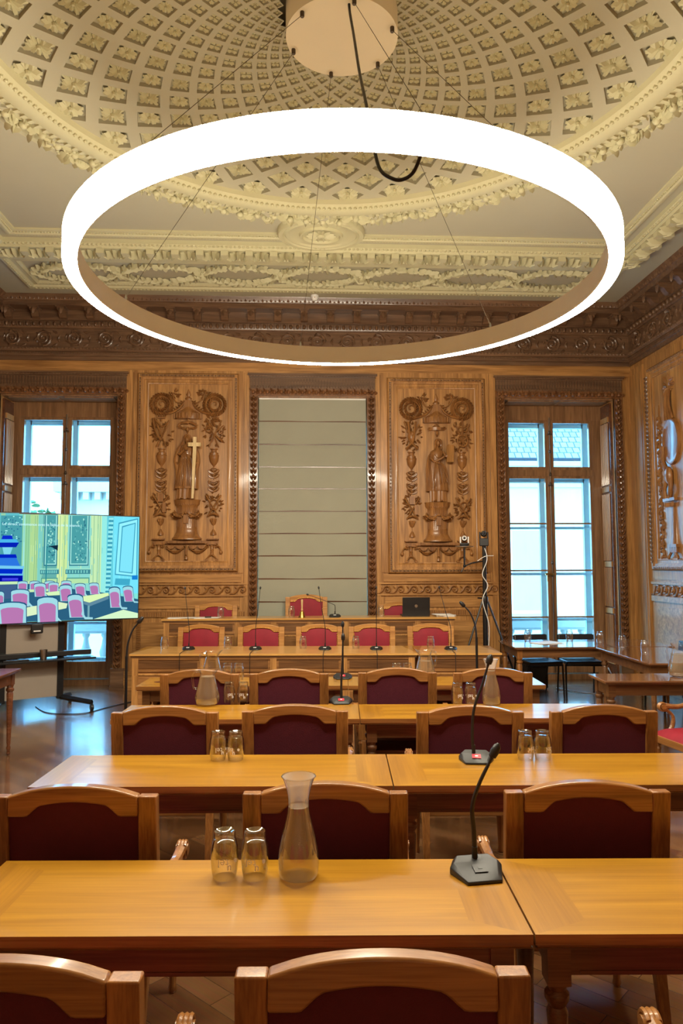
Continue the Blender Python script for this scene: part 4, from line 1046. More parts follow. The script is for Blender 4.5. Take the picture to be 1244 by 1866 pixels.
# ---- armchairs
def chair_back_outline(hx, z0, z1, peak, n=14):
    """top line of the rail, left to right"""
    L = [(-hx, z1), (-hx+.082, z1)]
    for i in range(n+1):
        u = i/n; x = -hx+.082+(2*hx-.164)*u
        q = 1-abs(2*u-1); L.append((x, z1+peak*min(1, math.sin(min(1, q*1.02)*PI/2)**.62)))
    return L+[(hx-.082, z1), (hx, z1)]
def armchair(name, label, loc, rz, gold=False, height=1.0, group=None):
    WX, WZ = (M_GOLDCHAIR, M_GOLDCHAIR) if gold else (M_CHAIR, M_CHAIRZ)
    c = thing(name, label, 'chair', loc, rz, group)
    hx = .296; zt = .93*height; pk = .036
    top = chair_back_outline(hx, 0, zt, pk)
    # top rail: upper outline and its shouldered lower edge
    def lower(x):
        a = abs(x)
        if a > .165: return zt-.07
        if a > .105: u = (.165-a)/.06; return zt-.07+.040*math.sin(u*PI/2)**1.3
        return zt-.030+.010*(1-(a/.105)**2)
    xs = [hx-.066-i*(2*hx-.132)/40 for i in range(41)]
    y0, y1 = -.262, -.218
    m = MB(); m.prism([p for p in top if abs(p[0]) <= hx-.066] and [(-hx+.066, zt)]+[p for p in top if abs(p[0]) <= hx-.0821]+[(hx-.066, zt)]+[(x, lower(x)) for x in xs], y0, y1)
    m.build('top_rail', WX, c, bevel=.006)
    for s in (-1, 1):
        m = MB(); a, b = (s*(hx-.066), s*hx) if s > 0 else (s*hx, s*(hx-.066))
        m.add([(a, y0, zt), (b, y0, zt), (b, y1, zt), (a, y1, zt), (a, y0+.055, .42), (b, y0+.055, .42), (b, y1+.055, .42), (a, y1+.055, .42)], [(0, 1, 2, 3), (4, 7, 6, 5), (0, 4, 5, 1), (1, 5, 6, 2), (2, 6, 7, 3), (3, 7, 4, 0)])
        m.build('stile', WZ, c, bevel=.005)
    m = MB(); m.box(-hx+.066, hx-.066, y0+.045, y1+.045, .50, .55); m.build('lower_rail', WX, c, bevel=.004)
    # upholstered back: front cushion and plain rear cloth, following the rail
    n = 16; cols = [-hx+.062+(2*hx-.124)*i/n for i in range(n+1)]; vf = []; vb = []
    rows = 7
    for j in range(rows+1):
        v = j/rows
        for x in cols:
            zt_ = lower(x)+.006; z = .53+(zt_-.53)*v; lean = .047*(1-(z-.42)/(zt-.42))
            bul = .022*math.sin(PI*min(1, max(0, (x+hx-.05)/(2*hx-.1))))**.4*math.sin(PI*v)**.4 if 0 < v < 1 else 0
            vf.append((x, y1-.012+lean+bul, z)); vb.append((x, y0+.014+lean, z))
    w_ = n+1; F = [(a*w_+i, a*w_+i+1, (a+1)*w_+i+1, (a+1)*w_+i) for a in range(rows) for i in range(n)]
    m = MB(); m.add(vf, F); m.build('back_cushion', M_RED, c); m = MB(); m.add(vb, F); m.build('rear_cloth', M_BURG, c)
    # seat
    m = MB(); m.slab([(-.25, -.20), (.25, -.20), (.285, .25), (-.285, .25)], .35, .41); m.build('seat_rail', WX, c, bevel=.006)
    m = MB(); N = 10; vs = []
    for j in range(N+1):
        for i in range(N+1):
            u, v = i/N*2-1, j/N*2-1; x = u*(.262+.016*v); y = .022+v*.222; h = .41+.055*((1-u**4)*(1-v**4))**.4; vs.append((x, y, h))
    m.add(vs, [(a*(N+1)+i, a*(N+1)+i+1, (a+1)*(N+1)+i+1, (a+1)*(N+1)+i) for a in range(N) for i in range(N)]); m.build('seat', M_RED, c)
    for s in (-1, 1):
        m = MB(); m.at(s*.255, .215, 0).lathe([(.012, 0), (.018, .015), (.014, .03), (.024, .28), (.03, .30), (.022, .315), (.03, .33), (.03, .36)], 12, fold=8, amp=.06); m.build('leg', WZ, c)
        m = MB(); m.add([(s*.235, -.30, 0), (s*.265, -.30, 0), (s*.265, -.27, 0), (s*.235, -.27, 0), (s*.225, -.215, .42), (s*.27, -.215, .42), (s*.27, -.17, .42), (s*.225, -.17, .42)], [(0, 1, 2, 3), (4, 7, 6, 5), (0, 4, 5, 1), (1, 5, 6, 2), (2, 6, 7, 3), (3, 7, 4, 0)]); m.build('leg', WZ, c, bevel=.004)
        m = MB(); P = smooth([(s*(hx-.02), -.21, .66), (s*(hx+.0), -.15, .63), (s*(hx+.006), -.02, .60), (s*(hx+.010), .07, .605), (s*(hx+.012), .125, .615)], 6)
        m.tube(P, [.016+.006*i/(len(P)-1) for i in range(len(P))], 8, flat=1)
        # rolled end with three grooves
        xx = s*(hx+.012)
        for k in (-1, 0, 1):
            m.tube([(xx+k*.0125, .125+.032*math.cos(a), .602+.030*math.sin(a)) for a in [PI*.75-.35*i for i in range(17)]], [.0075]*17, 6)
        m.M = Matrix.Translation((xx, .125, .602)) @ Matrix.Rotation(PI/2, 4, 'Y'); m.lathe([(.022, -.024), (.022, .024)], 12); m.M = I4
        m.build('armrest', WX, c)
        m = MB(); m.tube(smooth([(xx, .11, .59), (s*(hx+.005), .04, .53), (s*(hx-.0), .05, .45), (s*.285, .10, .39)], 5), [.014]*8+[.018]*8, 8); m.build('arm_support', WX, c)
    if gold:
        m = MB()
        for i in range(25):
            x = -hx+.075+(2*hx-.15)*i/24; m.ell((x, y1-.002+.004, lower(x)+.008), .0075, 6, 4)
        for s in (-1, 1):
            for i in range(15): z = .56+i*.021*height; m.ell((s*(hx-.07), y1+.047*(1-(z-.42)/(zt-.42))+.002, z), .0075, 6, 4)
        m.build('nail_trim', M_BRASS, c)
    return c
CG = 'wooden armchairs at the rows of tables'
first = armchair('armchair', 'beech armchair with burgundy back in the front row, middle of the picture', (.169, 1.49+.26, 0), FR, group=CG)
def place(cx, cy, lab, rz=FR):
    p = off((cx, cy), 0, .26, rz); dup(first, (p[0], p[1], 0), rz, lab)
place(-.62, 1.515, 'beech armchair with burgundy back in the front row, bottom left corner')
place(1.15, 1.44, 'beech armchair of the front row at the right edge, only its scrolled arm in view')
place(.075, 2.64, 'beech armchair behind the water carafe, at the nearest table')
place(-.818, 2.66, 'beech armchair at the left edge, pushed to the second row of tables', FR)
place(1.016, 2.596, 'beech armchair right of the nearest microphone')
place(-.773, 4.10, 'beech armchair at the left end of the third row')
place(-.052, 4.088, 'beech armchair third row, second from the left, behind the pair of glasses')
place(.915, 4.0, 'beech armchair third row, behind the tall microphone on the second row table')
place(1.654, 3.964, 'beech armchair at the right end of the third row, beside the pair of shiny glasses')
place(-.78, 5.49, 'beech armchair at the left end of the fourth row, behind the full jug')
place(-.115, 5.466, 'beech armchair fourth row, second from the left, with a knot in its rail')
place(.70, 5.46, 'beech armchair fourth row, in front of the half full water jug')
place(1.412, 5.40, 'beech armchair at the right end of the fourth row, behind the slim carafe')
side = armchair('armchair', 'light armchair with red seat standing sideways at the right edge', (3.02, 5.42, 0), PI/2+.15)

GG = 'red velvet armchairs with brass nails facing the room'
g1 = armchair('armchair', 'golden armchair with red velvet back, leftmost behind the long desk', (-1.32, 9.12, 0), PI+FR, gold=True, height=1.02, group=GG)
for x, y, lab in ((-.56, 9.08, 'golden armchair with red velvet back, second from left behind the long desk'), (.18, 9.05, 'golden armchair with red velvet back, middle one behind the long desk'),
               (.85, 9.02, 'golden armchair with red velvet back, fourth from left behind the long desk'), (1.60, 9.0, 'golden armchair with red velvet back, rightmost behind the long desk')):
    dup(g1, (x, y, 0), PI+FR, lab)
d1 = armchair('armchair', 'golden armchair behind the raised desk, left of the blind', (-1.24, 10.08, .22), PI, gold=True, height=1.02, group='red armchairs at the raised desk')
dup(d1, (1.36, 10.08, .22), PI, 'golden armchair behind the raised desk, half hidden by the laptop')
dt = armchair('armchair', 'taller golden armchair before the blind at the raised desk', (.03, 10.06, .22), PI, gold=True, height=1.14, group='red armchairs at the raised desk')

# ---- panelled desks
def panel_desk(name, label, x0, x1, D, H, z0, loc, rz, nb, group=None, mitre=True):
    t = thing(name, label, 'desk', loc, rz, group); d = D/2
    m = MB(); z = H; b = .12
    m.k = 0; m.quad((x0, -d, z), (x1, -d, z), (x1-b, d, z), (x0+b, d, z)); m.k = 1; m.quad((x0, -d, z), (x0+b, d, z), (x0, d, z)); m.quad((x1, -d, z), (x1, d, z), (x1-b, d, z)); m.k = 0
    m.add([(x0, -d, z), (x1, -d, z), (x1, d, z), (x0, d, z), (x0, -d, z-.022), (x1, -d, z-.022), (x1, d, z-.022), (x0, d, z-.022)], [(0, 1, 5, 4), (1, 2, 6, 5), (2, 3, 7, 6), (3, 0, 4, 7), (7, 6, 5, 4)])
    m.k = 2; m.box(x0+.012, x1-.012, -d+.012, d-.012, z-.045, z-.0222)
    m.build('desktop', [M_GTOPX, M_TOPY, M_TABLE], t)
    m = MB(); a, c_ = x0+.03, x1-.03; f = -d+.03
    m.box(a, c_, f, f+.02, z0, z-.045); m.box(a, a+.02, f, d-.03, z0, z-.045); m.box(c_-.02, c_, f, d-.03, z0, z-.045)
    m.build('carcass', M_DESKX, t)
    m = MB(); m.box(a, c_, f-.012, f, z-.20, z-.175); m.box(a, c_, f-.012, f, z-.065, z-.045); m.box(a, c_, f-.018, f, z0, z0+.10); m.build('rail', M_DESKX, t)
    for i in range(nb+1):
        x = a+(c_-a)*i/nb; x = min(max(x, a+.035), c_-.035)
        m = MB(); m.box(x-.035, x+.035, f-.014, f, z0+.1, z-.045)
        m.box(x-.02, x+.02, f-.02, f-.013, z0+.14, z-.24); m.build('stile', M_OAKZ, t)
    for i in range(nb):
        x = a+(c_-a)*(i+.5)/nb; w = (c_-a)/nb/2-.06
        m = MB(); m.frame(x-w, x+w, z0+.15, z-.24, [(0, -f+.002), (.0, -f+.006), (.012, -f+.008), (.02, -f)]); m.build('panel_moulding', M_OAKZ, t)
        m = MB(); m.box(x-w, x+w, f-.006, f, z-.165, z-.075); m.build('frieze_panel', M_TABLE, t)
    return t
M_GTOPX = wood('pale_honey_desk', lin(196, 144, 76), lin(224, 176, 104), 'x', .3, .5, .8, bump=.03, crough=.12, grain=.22)
M_DESKX = wood('desk_oak', lin(134, 92, 52), lin(176, 126, 76), 'x', .38, .2)
c = off((-1.953, 8.249), 1.61, .37, -.055)
panel_desk('long_desk', 'long panelled oak desk carrying a row of thin microphones', -1.61, 1.61, .74, .75, 0, (c[0], c[1], 0), -.055, 4)
c = off((-1.953, 8.249), 3.22+.47, .37, -.055)
panel_desk('end_desk', 'short panelled oak desk joined to the right end of the long desk', -.465, .47, .74, .75, 0, (c[0], c[1], 0), -.055, 1)
m = MB(); m.box(-2.05, 2.2, 9.42, 10.36, 0, .19); m.box(-2.06, 2.21, 9.41, 10.36, .19, .22); struct('dais_platform', m, M_OAKX)
panel_desk('raised_desk', 'raised panelled oak desk below the blind with the laptop and bell', -1.925, 1.925, .42, 1.04, .22, (.075, 9.72, 0), 0, 8)

# ---- tables at the sides
def turned_table(name, label, Wd, D, H, loc, rz, top, body, leg, group=None):
    t = thing(name, label, 'table', loc, rz, group); w, d = Wd/2, D/2
    m = MB(); m.box(-w, w, -d, d, H-.018, H); m.box(-w+.01, w-.01, -d+.01, d-.01, H-.03, H-.018); m.build('tabletop', top, t, bevel=.003)
    m = MB(); i = .05; m.box(-w+i, w-i, -d+i, -d+i+.02, H-.13, H-.03); m.box(-w+i, w-i, d-i-.02, d-i, H-.13, H-.03); m.box(-w+i, -w+i+.02, -d+i, d-i, H-.13, H-.03); m.box(w-i-.02, w-i, -d+i, d-i, H-.13, H-.03); m.build('apron', body, t)
    for sx in (-1, 1):
        for sy in (-1, 1):
            m = MB(); x, y = sx*(w-i-.022), sy*(d-i-.022); m.box(x-.03, x+.03, y-.03, y+.03, H-.14, H-.03)
            m.at(x, y, 0).lathe([(.008, 0), (.018, .02), (.012, .04), (.02, .07), (.013, .085), (.018, .11), (.030, H-.22), (.024, H-.205), (.036, H-.19), (.036, H-.175), (.026, H-.165), (.034, H-.14)], 16, fold=8, amp=.05)
            m.build('leg', leg, t)
    return t
turned_table('side_table', 'dark walnut table with turned legs at the left edge by the screen', 1.5, .52, .78, (-3.40, 6.74, 0), .0, M_OLD, M_OLD, M_OLD)
M_GREYTOP = wood('worn_walnut_top', lin(112, 76, 52), lin(150, 104, 70), 'x', .14, 1.0, crough=.04)
turned_table('side_table', 'walnut table standing under the right window with two glasses', 1.92, .84, .75, (3.47, 8.93, 0), -.03, M_GREYTOP, M_TABLE, M_CHAIRZ, 'walnut tables on the right')
turned_table('side_table', 'walnut table along the right wall with three glasses in line', .84, 1.38, .75, (3.85, 7.76, 0), -.02, M_GREYTOP, M_TABLE, M_TABLE, 'walnut tables on the right')
turned_table('side_table', 'walnut table nearer the camera on the right, carrying a big glass jug', 1.9, .42, .75, (3.50, 6.22, 0), FR, M_GREYTOP, M_TABLE, M_TABLE, 'walnut tables on the right')

def black_chair(label, loc, rz):
    c = thing('black_chair', label, 'chair', loc, rz, 'black stackable chairs on the right')
    m = MB(); m.slab([(-.24, -.2), (.24, -.2), (.23, .23), (-.23, .23)], .43, .48); m.build('seat', M_BLUEBLK, c, bevel=.015)
    m = MB(); m.at(0, -.22, .63, rx=.10).box(-.23, .23, -.015, .015, -.13, .16); m.build('backrest', M_BLUEBLK, c, bevel=.012)
    for s in (-1, 1):
        m = MB(); m.tube([(s*.24, .22, 0), (s*.235, .2, .44)], .012, 8); m.build('leg', M_BLACKM, c)
        m = MB(); m.tube([(s*.24, -.28, 0), (s*.235, -.2, .44), (s*.235, -.24, .78)], .012, 8); m.build('leg', M_BLACKM, c)
    m = MB(); m.tube([(-.235, .2, .425), (.235, .2, .425)], .01, 6); m.tube([(-.235, -.2, .425), (.235, -.2, .425)], .01, 6); m.build('seat_frame', M_BLACKM, c)
    return c
black_chair('black padded chair under the right window, left one of two', (3.08, 9.46, 0), PI+.15)
black_chair('black padded chair under the right window, right one of two', (3.64, 9.46, 0), PI-.12)
black_chair('black padded chair turned sideways against the right hand wall', (4.40, 8.55, 0), PI/2)
t = thing('equipment_case', 'black case on the floor under the right window', 'case', (3.22, 10.05, 0))
m = MB(); m.box(-.15, .15, -.1, .1, .02, .36); m.build('body', M_BLACK, t, bevel=.01)
m = MB(); m.box(-.152, .152, -.102, .102, .3, .38); m.build('lid', M_BLACK, t, bevel=.008)
m = MB(); m.tube(smooth([(-.05, 0, .38), (-.05, 0, .42), (.05, 0, .42), (.05, 0, .38)]), .008, 6); m.build('handle', M_BLACK, t)
cb = MB(); cb.tube(smooth([(3.5, 10.0, .02), (3.7, 9.7, .012), (4.0, 9.55, .012), (4.2, 9.7, .1), (4.2, 9.9, .3)]), .008, 6); tag(cb.build('white_cable', M_WHITE), 'white cable looping over the floor under the right window', 'cable')
cb = MB(); cb.tube(smooth([(-1.35, 4.05, .01), (-1.5, 4.3, .008), (-1.42, 4.6, .008), (-1.2, 4.8, .01)]), .008, 6); tag(cb.build('black_cable', M_BLACK), 'black cable on the parquet left of the third row of chairs', 'cable')
cb = MB(); cb.tube(smooth([(-3.3, 9.2, .008), (-3.0, 8.8, .007), (-2.6, 8.75, .007), (-2.4, 9.1, .007), (-2.1, 9.6, .007), (-1.9, 9.8, .01)]), .006, 6); tag(cb.build('floor_cable', M_BLACK), 'thin black cable running over the parquet by the screen stand', 'cable')

# ================================================================ small things
TZ = .7505
def tumbler(label, x, y, z=TZ, printed=True, rz=0, group='upturned water glasses'):
    g = thing('water_glass', label, 'glass', (x, y, z), rz, group)
    m = MB()
    m.lathe([(.0362, 0), (.0372, .0008), (.0415, .025), (.0440, .055), (.0435, .08), (.0405, .105), (.0362, .119), (.0345, .124), (.0352, .130), (.0340, .143), (.0325, .1445), (.026, .143), (.02, .1395), (.0, .138)], 28)
    m.f = [f for f in m.f if len(f) < 10]; m.mi = m.mi[:len(m.f)]
    o = len(m.v)
    m.lathe([(.0350, 0), (.0360, .001), (.0400, .025), (.0424, .055), (.0419, .08), (.039, .103), (.034, .1165), (.02, .121), (0, .1215)], 28)
    m.f = [f for f in m.f if len(f) < 10]; m.mi = m.mi[:len(m.f)]
    m.build('bowl', M_GLASS, g)
    if printed:
        mm = MB()
        def wrap(body, size, a0, z0, bold):
            vs, fs = textmesh(body, size, 0, bold)
            out = []
            for (u, v, w) in vs:
                a = a0-u/.0442; zz = z0-v; R = .0446
                out.append((R*math.sin(a), -R*math.cos(a), zz))
            mm.add(out, fs)
        mm.k = 0; wrap('u', .03, .62, .050, .0008); wrap('e', .026, 1.15, .066, .0008)
        mm.k = 1; wrap('tel', .036, .42, .070, 0)
        mm.build('print', [M_PRINT, M_PRINTD], g)
    return g
g0 = tumbler('upturned printed glass nearest the camera, left one of the front pair', -.255, 2.403)
def glass(x, y, lab, z=TZ, rz=0): return dup(g0, (x, y, z), rz, lab)
glass(-.158, 2.397, 'upturned printed glass beside the big carafe, right one of the front pair', rz=-.25)
glass(-.44, 3.795, 'upturned glass on the second row table, left one of the pair before the third row chairs', rz=.2)
glass(-.35, 3.789, 'upturned glass on the second row table, right one of the pair before the third row chairs', rz=-.6)
glass(1.127, 3.704, 'left one of two shiny glasses on the second row table, right of the microphone', rz=.8)
glass(1.215, 3.699, 'right one of two shiny glasses on the second row table, right of the microphone', rz=.5)
glass(-.544, 5.339, 'glass on the third row table directly right of the full water jug', rz=.3)
glass(-.441, 5.332, 'glass on the third row table, second to the right of the full water jug', rz=-.2)
glass(1.092, 5.184, 'glass on the third row table, left one of two beside the slim carafe', rz=.3)
glass(1.19, 5.178, 'glass on the third row table, right next to the slim carafe', rz=-.3)
# small upturned glasses without visible print
gs = tumbler('glass behind the full water jug, left one of two before the long desk', -.661, 6.36, printed=False)
def sglass(x, y, lab, z=TZ): return dup(gs, (x, y, z), 0, lab)
sglass(-.565, 6.35, 'glass behind the full water jug, right one of two before the long desk')
sglass(.794, 6.25, 'left one of two glasses left of the half full jug before the long desk')
sglass(.885, 6.245, 'right one of two glasses left of the half full jug before the long desk')
sglass(-1.647, 8.70, 'glass at the far left end of the long desk')
sglass(-.903, 8.66, 'glass on the long desk between its first and second armchairs')
sglass(-.014, 8.60, 'glass on the long desk in front of the middle armchair')
sglass(.606, 8.56, 'glass on the long desk between the third and fourth armchairs')
sglass(1.48, 8.48, 'glass on the long desk in front of its rightmost armchair')
sglass(-1.11, 9.72, 'glass on the raised desk in front of its left armchair', 1.0405)
sglass(-.17, 9.72, 'glass on the raised desk left of the brass bell', 1.0405)
sglass(1.03, 9.70, 'glass on the raised desk left of the laptop', 1.0405)
sglass(2.86, 9.2, 'glass on the table under the right window, leftmost')
sglass(3.396, 9.17, 'glass on the table under the right window, right of the meeting stile')
sglass(3.675, 8.88, 'glass at the corner where the two walnut tables meet')
sglass(3.72, 8.35, 'glass in the middle of the walnut table along the right wall')
sglass(3.75, 7.85, 'nearest glass on the walnut table along the right wall')

def carafe(label, x, y, s, fill, rz=0):
    c = thing('carafe', label, 'carafe', (x, y, TZ), rz)
    pr = [(.0, .004), (.045, .002), (.058, .006), (.064, .02), (.066, .05), (.063, .085), (.054, .13), (.043, .17), (.036, .20), (.033, .225), (.034, .25), (.040, .28), (.049, .305), (.054, .316)]
    m = MB(); m.lathe([(r*s, z*s) for r, z in pr], 36); m.f = [f for f in m.f if len(f) < 10]; m.mi = m.mi[:len(m.f)]
    m.tube([(.054*s*math.cos(2*PI*i/36), .054*s*math.sin(2*PI*i/36), .316*s) for i in range(36)], .0022*s, 6, closed=True)
    m.build('flask', M_GLASS, c)
    inn = [(r*.965*s, z*s) for r, z in pr[1:] if z*1.0 <= fill]+[(.033*s, fill*s)]
    m = MB(); m.lathe([(0, .006*s)]+inn+[(0, fill*s)], 36); m.f = [f for f in m.f if len(f) < 10]; m.mi = m.mi[:len(m.f)]; m.build('water', M_WATER, c)
    m = MB(); up = [(r*.975*s, z*s) for r, z in pr if z > fill]; m.lathe(up, 36); m.f = [f for f in m.f if len(f) < 10]; m.mi = m.mi[:len(m.f)]; m.build('mist', M_MIST, c)
    return c
M_MIST = thin_glass('misted_neck', lo=.02, hi=.3, rough=.3, fog=.42, fogc=(.8, .82, .86))
carafe('big glass carafe of water with flared neck on the nearest table', -.018, 2.385, 1.0, .222)
carafe('slim glass carafe of water on the third row table, right of the microphones', 1.327, 5.14, 1.0, .235)
def jug(label, x, y, rz, fill, s=1.0, z=TZ):
    c = thing('water_jug', label, 'jug', (x, y, z), rz)
    pr = [(0, .006), (.062, .004), (.078, .012), (.088, .04), (.088, .06), (.078, .10), (.064, .155), (.055, .195), (.052, .215), (.056, .232), (.064, .25)]
    m = MB(); m.lathe([(r*s, z*s) for r, z in pr], 32)
    m.f = [f for f in m.f if len(f) < 10]; m.mi = m.mi[:len(m.f)]
    for i, v in enumerate(m.v):      # pulled spout
        a = math.atan2(v.y, v.x)
        if v.z > .215*s and abs(a) < .7: k_ = (1-abs(a)/.7)*(v.z/s-.215)/.035; m.v[i] = Vector((v.x+.028*k_*s, v.y, v.z+.012*k_*s))
    m.build('vessel', M_GLASS, c)
    m = MB(); m.tube(smooth([(-.056*s, 0, .235*s), (-.09*s, 0, .232*s), (-.105*s, 0, .20*s), (-.10*s, 0, .15*s), (-.093*s, 0, .12*s), (-.072*s, 0, .118*s)]), .008*s, 8); m.build('handle', M_GLASS, c)
    inn = [(r*.97*s, z*s) for r, z in pr[1:] if z <= fill]
    if fill > .03:
        m = MB(); m.lathe([(0, .008*s)]+inn+[(inn[-1][0], fill*s), (0, fill*s)], 32); m.f = [f for f in m.f if len(f) < 10]; m.mi = m.mi[:len(m.f)]; m.build('water', M_WATER, c)
    return c
jug('full glass water jug on the third row table, left side', -.69, 5.26, .15, .2)
jug('empty glass jug behind the full one, before the long desk', -.79, 6.33, .1, .01)
jug('half full glass jug with its handle to the right, before the long desk', 1.04, 6.25, PI+.2, .16)
jug('big glass jug at the right edge on the nearer walnut table', 3.30, 6.26, .1, .17, 1.15)

# microphones
def desk_mic(label, x, y, rz, stem, plate, base=1.0, thin=False, z=TZ, head=1.0):
    c = thing('microphone', label, 'microphone', (x, y, z), rz, 'gooseneck microphones')
    m = MB(); k_ = base
    A = [(-.062, -.062), (.052, -.062), (.086, .03), (.06, .075), (-.066, .075), (-.09, .03)]
    B = [(-.050, -.050), (.042, -.050), (.070, .028), (.05, .062), (-.056, .062), (-.076, .028)]
    hz = [.016, .016, .036, .044, .044, .036]
    n = 6; vs = [(a*k_, b*k_, 0) for a, b in A]+[(a*k_, b*k_, h*.55*k_) for (a, b), h in zip(A, hz)]+[(a*k_, b*k_, h*k_) for (a, b), h in zip(B, hz)]
    m.add(vs, [tuple(range(6))[::-1]]+[(j*6+i, j*6+(i+1) % 6, j*6+6+(i+1) % 6, j*6+6+i) for j in (0, 1) for i in range(6)]+[(12, 13, 14, 17), (14, 15, 16, 17)])
    m.build('base', M_BLACK if thin else M_GREYM, c, bevel=.003)
    m = MB(); m.at(-.004*k_, -.012*k_, .0285*k_, rx=.30); m.box(-.022*k_, .022*k_, -.018*k_, .018*k_, 0, .002*k_); m.build('button_plate', M_RED_PLATE if plate else M_BLACK, c)
    m = MB(); m.at(-.004*k_, -.012*k_, .0306*k_, rx=.30); m.box(-.007*k_, .007*k_, -.005*k_, .005*k_, 0, .001*k_) if not thin else m.box(-.02*k_, .02*k_, -.012*k_, .012*k_, 0, .001); m.build('button', M_WHITE if plate or thin else M_GREYM, c)
    m = MB(); P = smooth(stem, 6); r0 = .0035 if thin else .0068
    m.tube([(P[0][0], P[0][1], .03*k_), (P[0][0], P[0][1], .075)], .0095 if not thin else .008, 10); m.tube(P, [r0*(1.25-.4*i/len(P)) for i in range(len(P))], 8)
    m.build('gooseneck', M_BLACK, c)
    a, b = Vector(P[-2]), Vector(P[-1]); dr = (b-a).normalized(); m = MB()
    L = .045 if thin else .075; q = b
    prof = [(0, 0), (.3, .006), (.35, .012), (.6, .0145), (.85, .012), (1, .004)]
    m.tube([tuple(q+dr*L*(u)) for u, r in prof], [max(r, .004)*head*(.75 if thin else 1.05) for u, r in prof], 10); m.build('foam_head', M_BLACK, c)
    if thin and z < 1:
        m = MB(); m.tube(smooth([(0, -.05, .01), (-.01, -.2, .008), (-.01, -.36, .004), (-.012, -.40, -.03), (-.012, -.402, -.30)]), .0035, 6); m.build('cable', M_BLACK, c)
    return c
desk_mic('nearest gooseneck microphone, dark grey base on the front table, right of the carafe', .562, 2.36, .12, [(0, .045, .04), (.0, .05, .12), (-.004, .05, .2), (.02, .05, .27), (.055, .05, .335)], False)
desk_mic('tall gooseneck microphone with red plate on the second row table', .872, 3.68, -.15, [(-.015, .03, .04), (-.02, .03, .12), (-.01, .03, .25), (.035, .03, .38), (.06, .03, .46)], True, head=1.2)
desk_mic('gooseneck microphone with red plate on the joint of the third row tables', .268, 5.25, .0, [(0, .03, .04), (0, .03, .15), (.008, .03, .3), (.012, .03, .42)], True, .95)
desk_mic('farther gooseneck microphone with red plate, before the long desk', .338, 6.36, .0, [(0, .03, .04), (0, .03, .15), (0, .03, .3), (0, .03, .42)], True, .95)
DM = [(-1.355, 8.61, -.055, -.05, 'thin microphone at the left end of the long desk'), (-.571, 8.55, -.055, .05, 'thin microphone second from left on the long desk, beside the blind edge'),
      (.242, 8.485, -.055, -.07, 'thin microphone in the middle of the long desk, crossing the blind'), (.84, 8.437, -.055, 0, 'thin microphone fourth from left on the long desk'), (1.701, 8.368, -.055, -.12, 'thin microphone at the right end of the long desk')]
for x, y, rz, lean, lab in DM:
    desk_mic(lab, x, y, rz, [(0, .03, .04), (0, .03, .25), (lean*.5, .03, .45), (lean, .03, .69)], False, .85, True)
desk_mic('bent gooseneck microphone on the raised desk in front of the blind', .41, 9.66, 0, [(0, .03, .04), (0, .03, .14), (-.03, .03, .17), (-.2, .02, .24), (-.34, .01, .29)], False, .9, True, 1.0405, 1.2)
def floor_mic(label, x, y, h, lean):
    c = thing('floor_microphone', label, 'microphone', (x, y, 0), 0, 'black microphone stands on the floor')
    m = MB(); m.lathe([(.13, 0), (.13, .012), (.02, .03), (.012, .05)], 28); m.build('base', M_BLACKM, c)
    m = MB(); m.tube([(0, 0, .04), (0, 0, h*.78)], .012, 10); m.build('pole', M_BLACKM, c)
    m = MB(); P = smooth([(0, 0, h*.76), (lean*.1, 0, h*.86), (lean*.5, 0, h*.95), (lean, 0, h)], 6); m.tube(P, [.010-.004*i/len(P) for i in range(len(P))], 8); m.build('gooseneck', M_BLACK, c)
    a, b = Vector(P[-3]), Vector(P[-1]); d = (b-a).normalized(); m = MB(); m.tube([tuple(b+d*q) for q in (0, .01, .03, .055, .07)], [.008, .018, .02, .016, .007], 10); m.build('foam_head', M_BLACK, c)
floor_mic('black microphone on a tall stand left of the tables, before the screen', -1.50, 6.25, 1.25, .09)
floor_mic('black microphone on a tall stand at the right end of the long desk', 1.66, 6.95, 1.33, -.11)

# things on the raised desk
DZ = 1.0405
b = thing('hand_bell', 'small brass hand bell with a pale wooden handle in front of the tall armchair', 'bell', (-.03, 9.66, DZ))
m = MB(); m.lathe([(.046, 0), (.044, .006), (.034, .03), (.03, .055), (.024, .075), (.008, .085)], 20); m.build('bell_cup', M_BRASS, b)
m = MB(); m.lathe([(.008, .083), (.014, .1), (.010, .12), (.013, .2), (.015, .23), (.0, .24)], 12); m.build('handle', M_PALEOAK, b)
b = thing('laptop', 'open black laptop seen from behind on the raised desk', 'laptop', (1.50, 9.70, DZ), 0)
m = MB(); m.box(-.185, .185, -.01, .23, 0, .018); m.build('base', M_BLACK, b, bevel=.004)
m = MB(); m.at(0, -.005, .012, rx=.12).box(-.185, .185, -.005, .004, 0, .245)
m.build('lid', M_BLACK, b, bevel=.003)
m = MB(); m.at(0, -.005, .012, rx=.12); m.M = m.M @ Matrix.Translation((0, -.0058, .128)) @ Matrix.Rotation(PI/2, 4, 'X')
m.lathe([(.018, 0), (.021, .0008), (.018, .0012)], 24); m.build('round_logo', M_STEEL, b)
m = MB(); m.box(-.16, .16, .01, .15, .018, .02); m.build('keyboard', M_GREYM, b)
def papers(label, x, y, z, w, d, n, rz):
    c = thing('papers', label, 'papers', (x, y, z), rz)
    for i in range(n):
        m = MB(); m.at(random.uniform(-.02, .02), random.uniform(-.01, .01), .004*i, random.uniform(-.2, .2)); m.box(-w/2, w/2, -d/2, d/2, 0, .0035); m.build('sheet', M_PAPER, c)
papers('loose white papers at the left end of the raised desk', -1.62, 9.66, DZ, .36, .2, 2, .1)
papers('white papers under the black phone on the raised desk', -1.27, 9.66, DZ, .30, .2, 2, -.05)
papers('stack of papers right of the laptop on the raised desk', 1.87, 9.70, DZ, .24, .22, 7, .1)
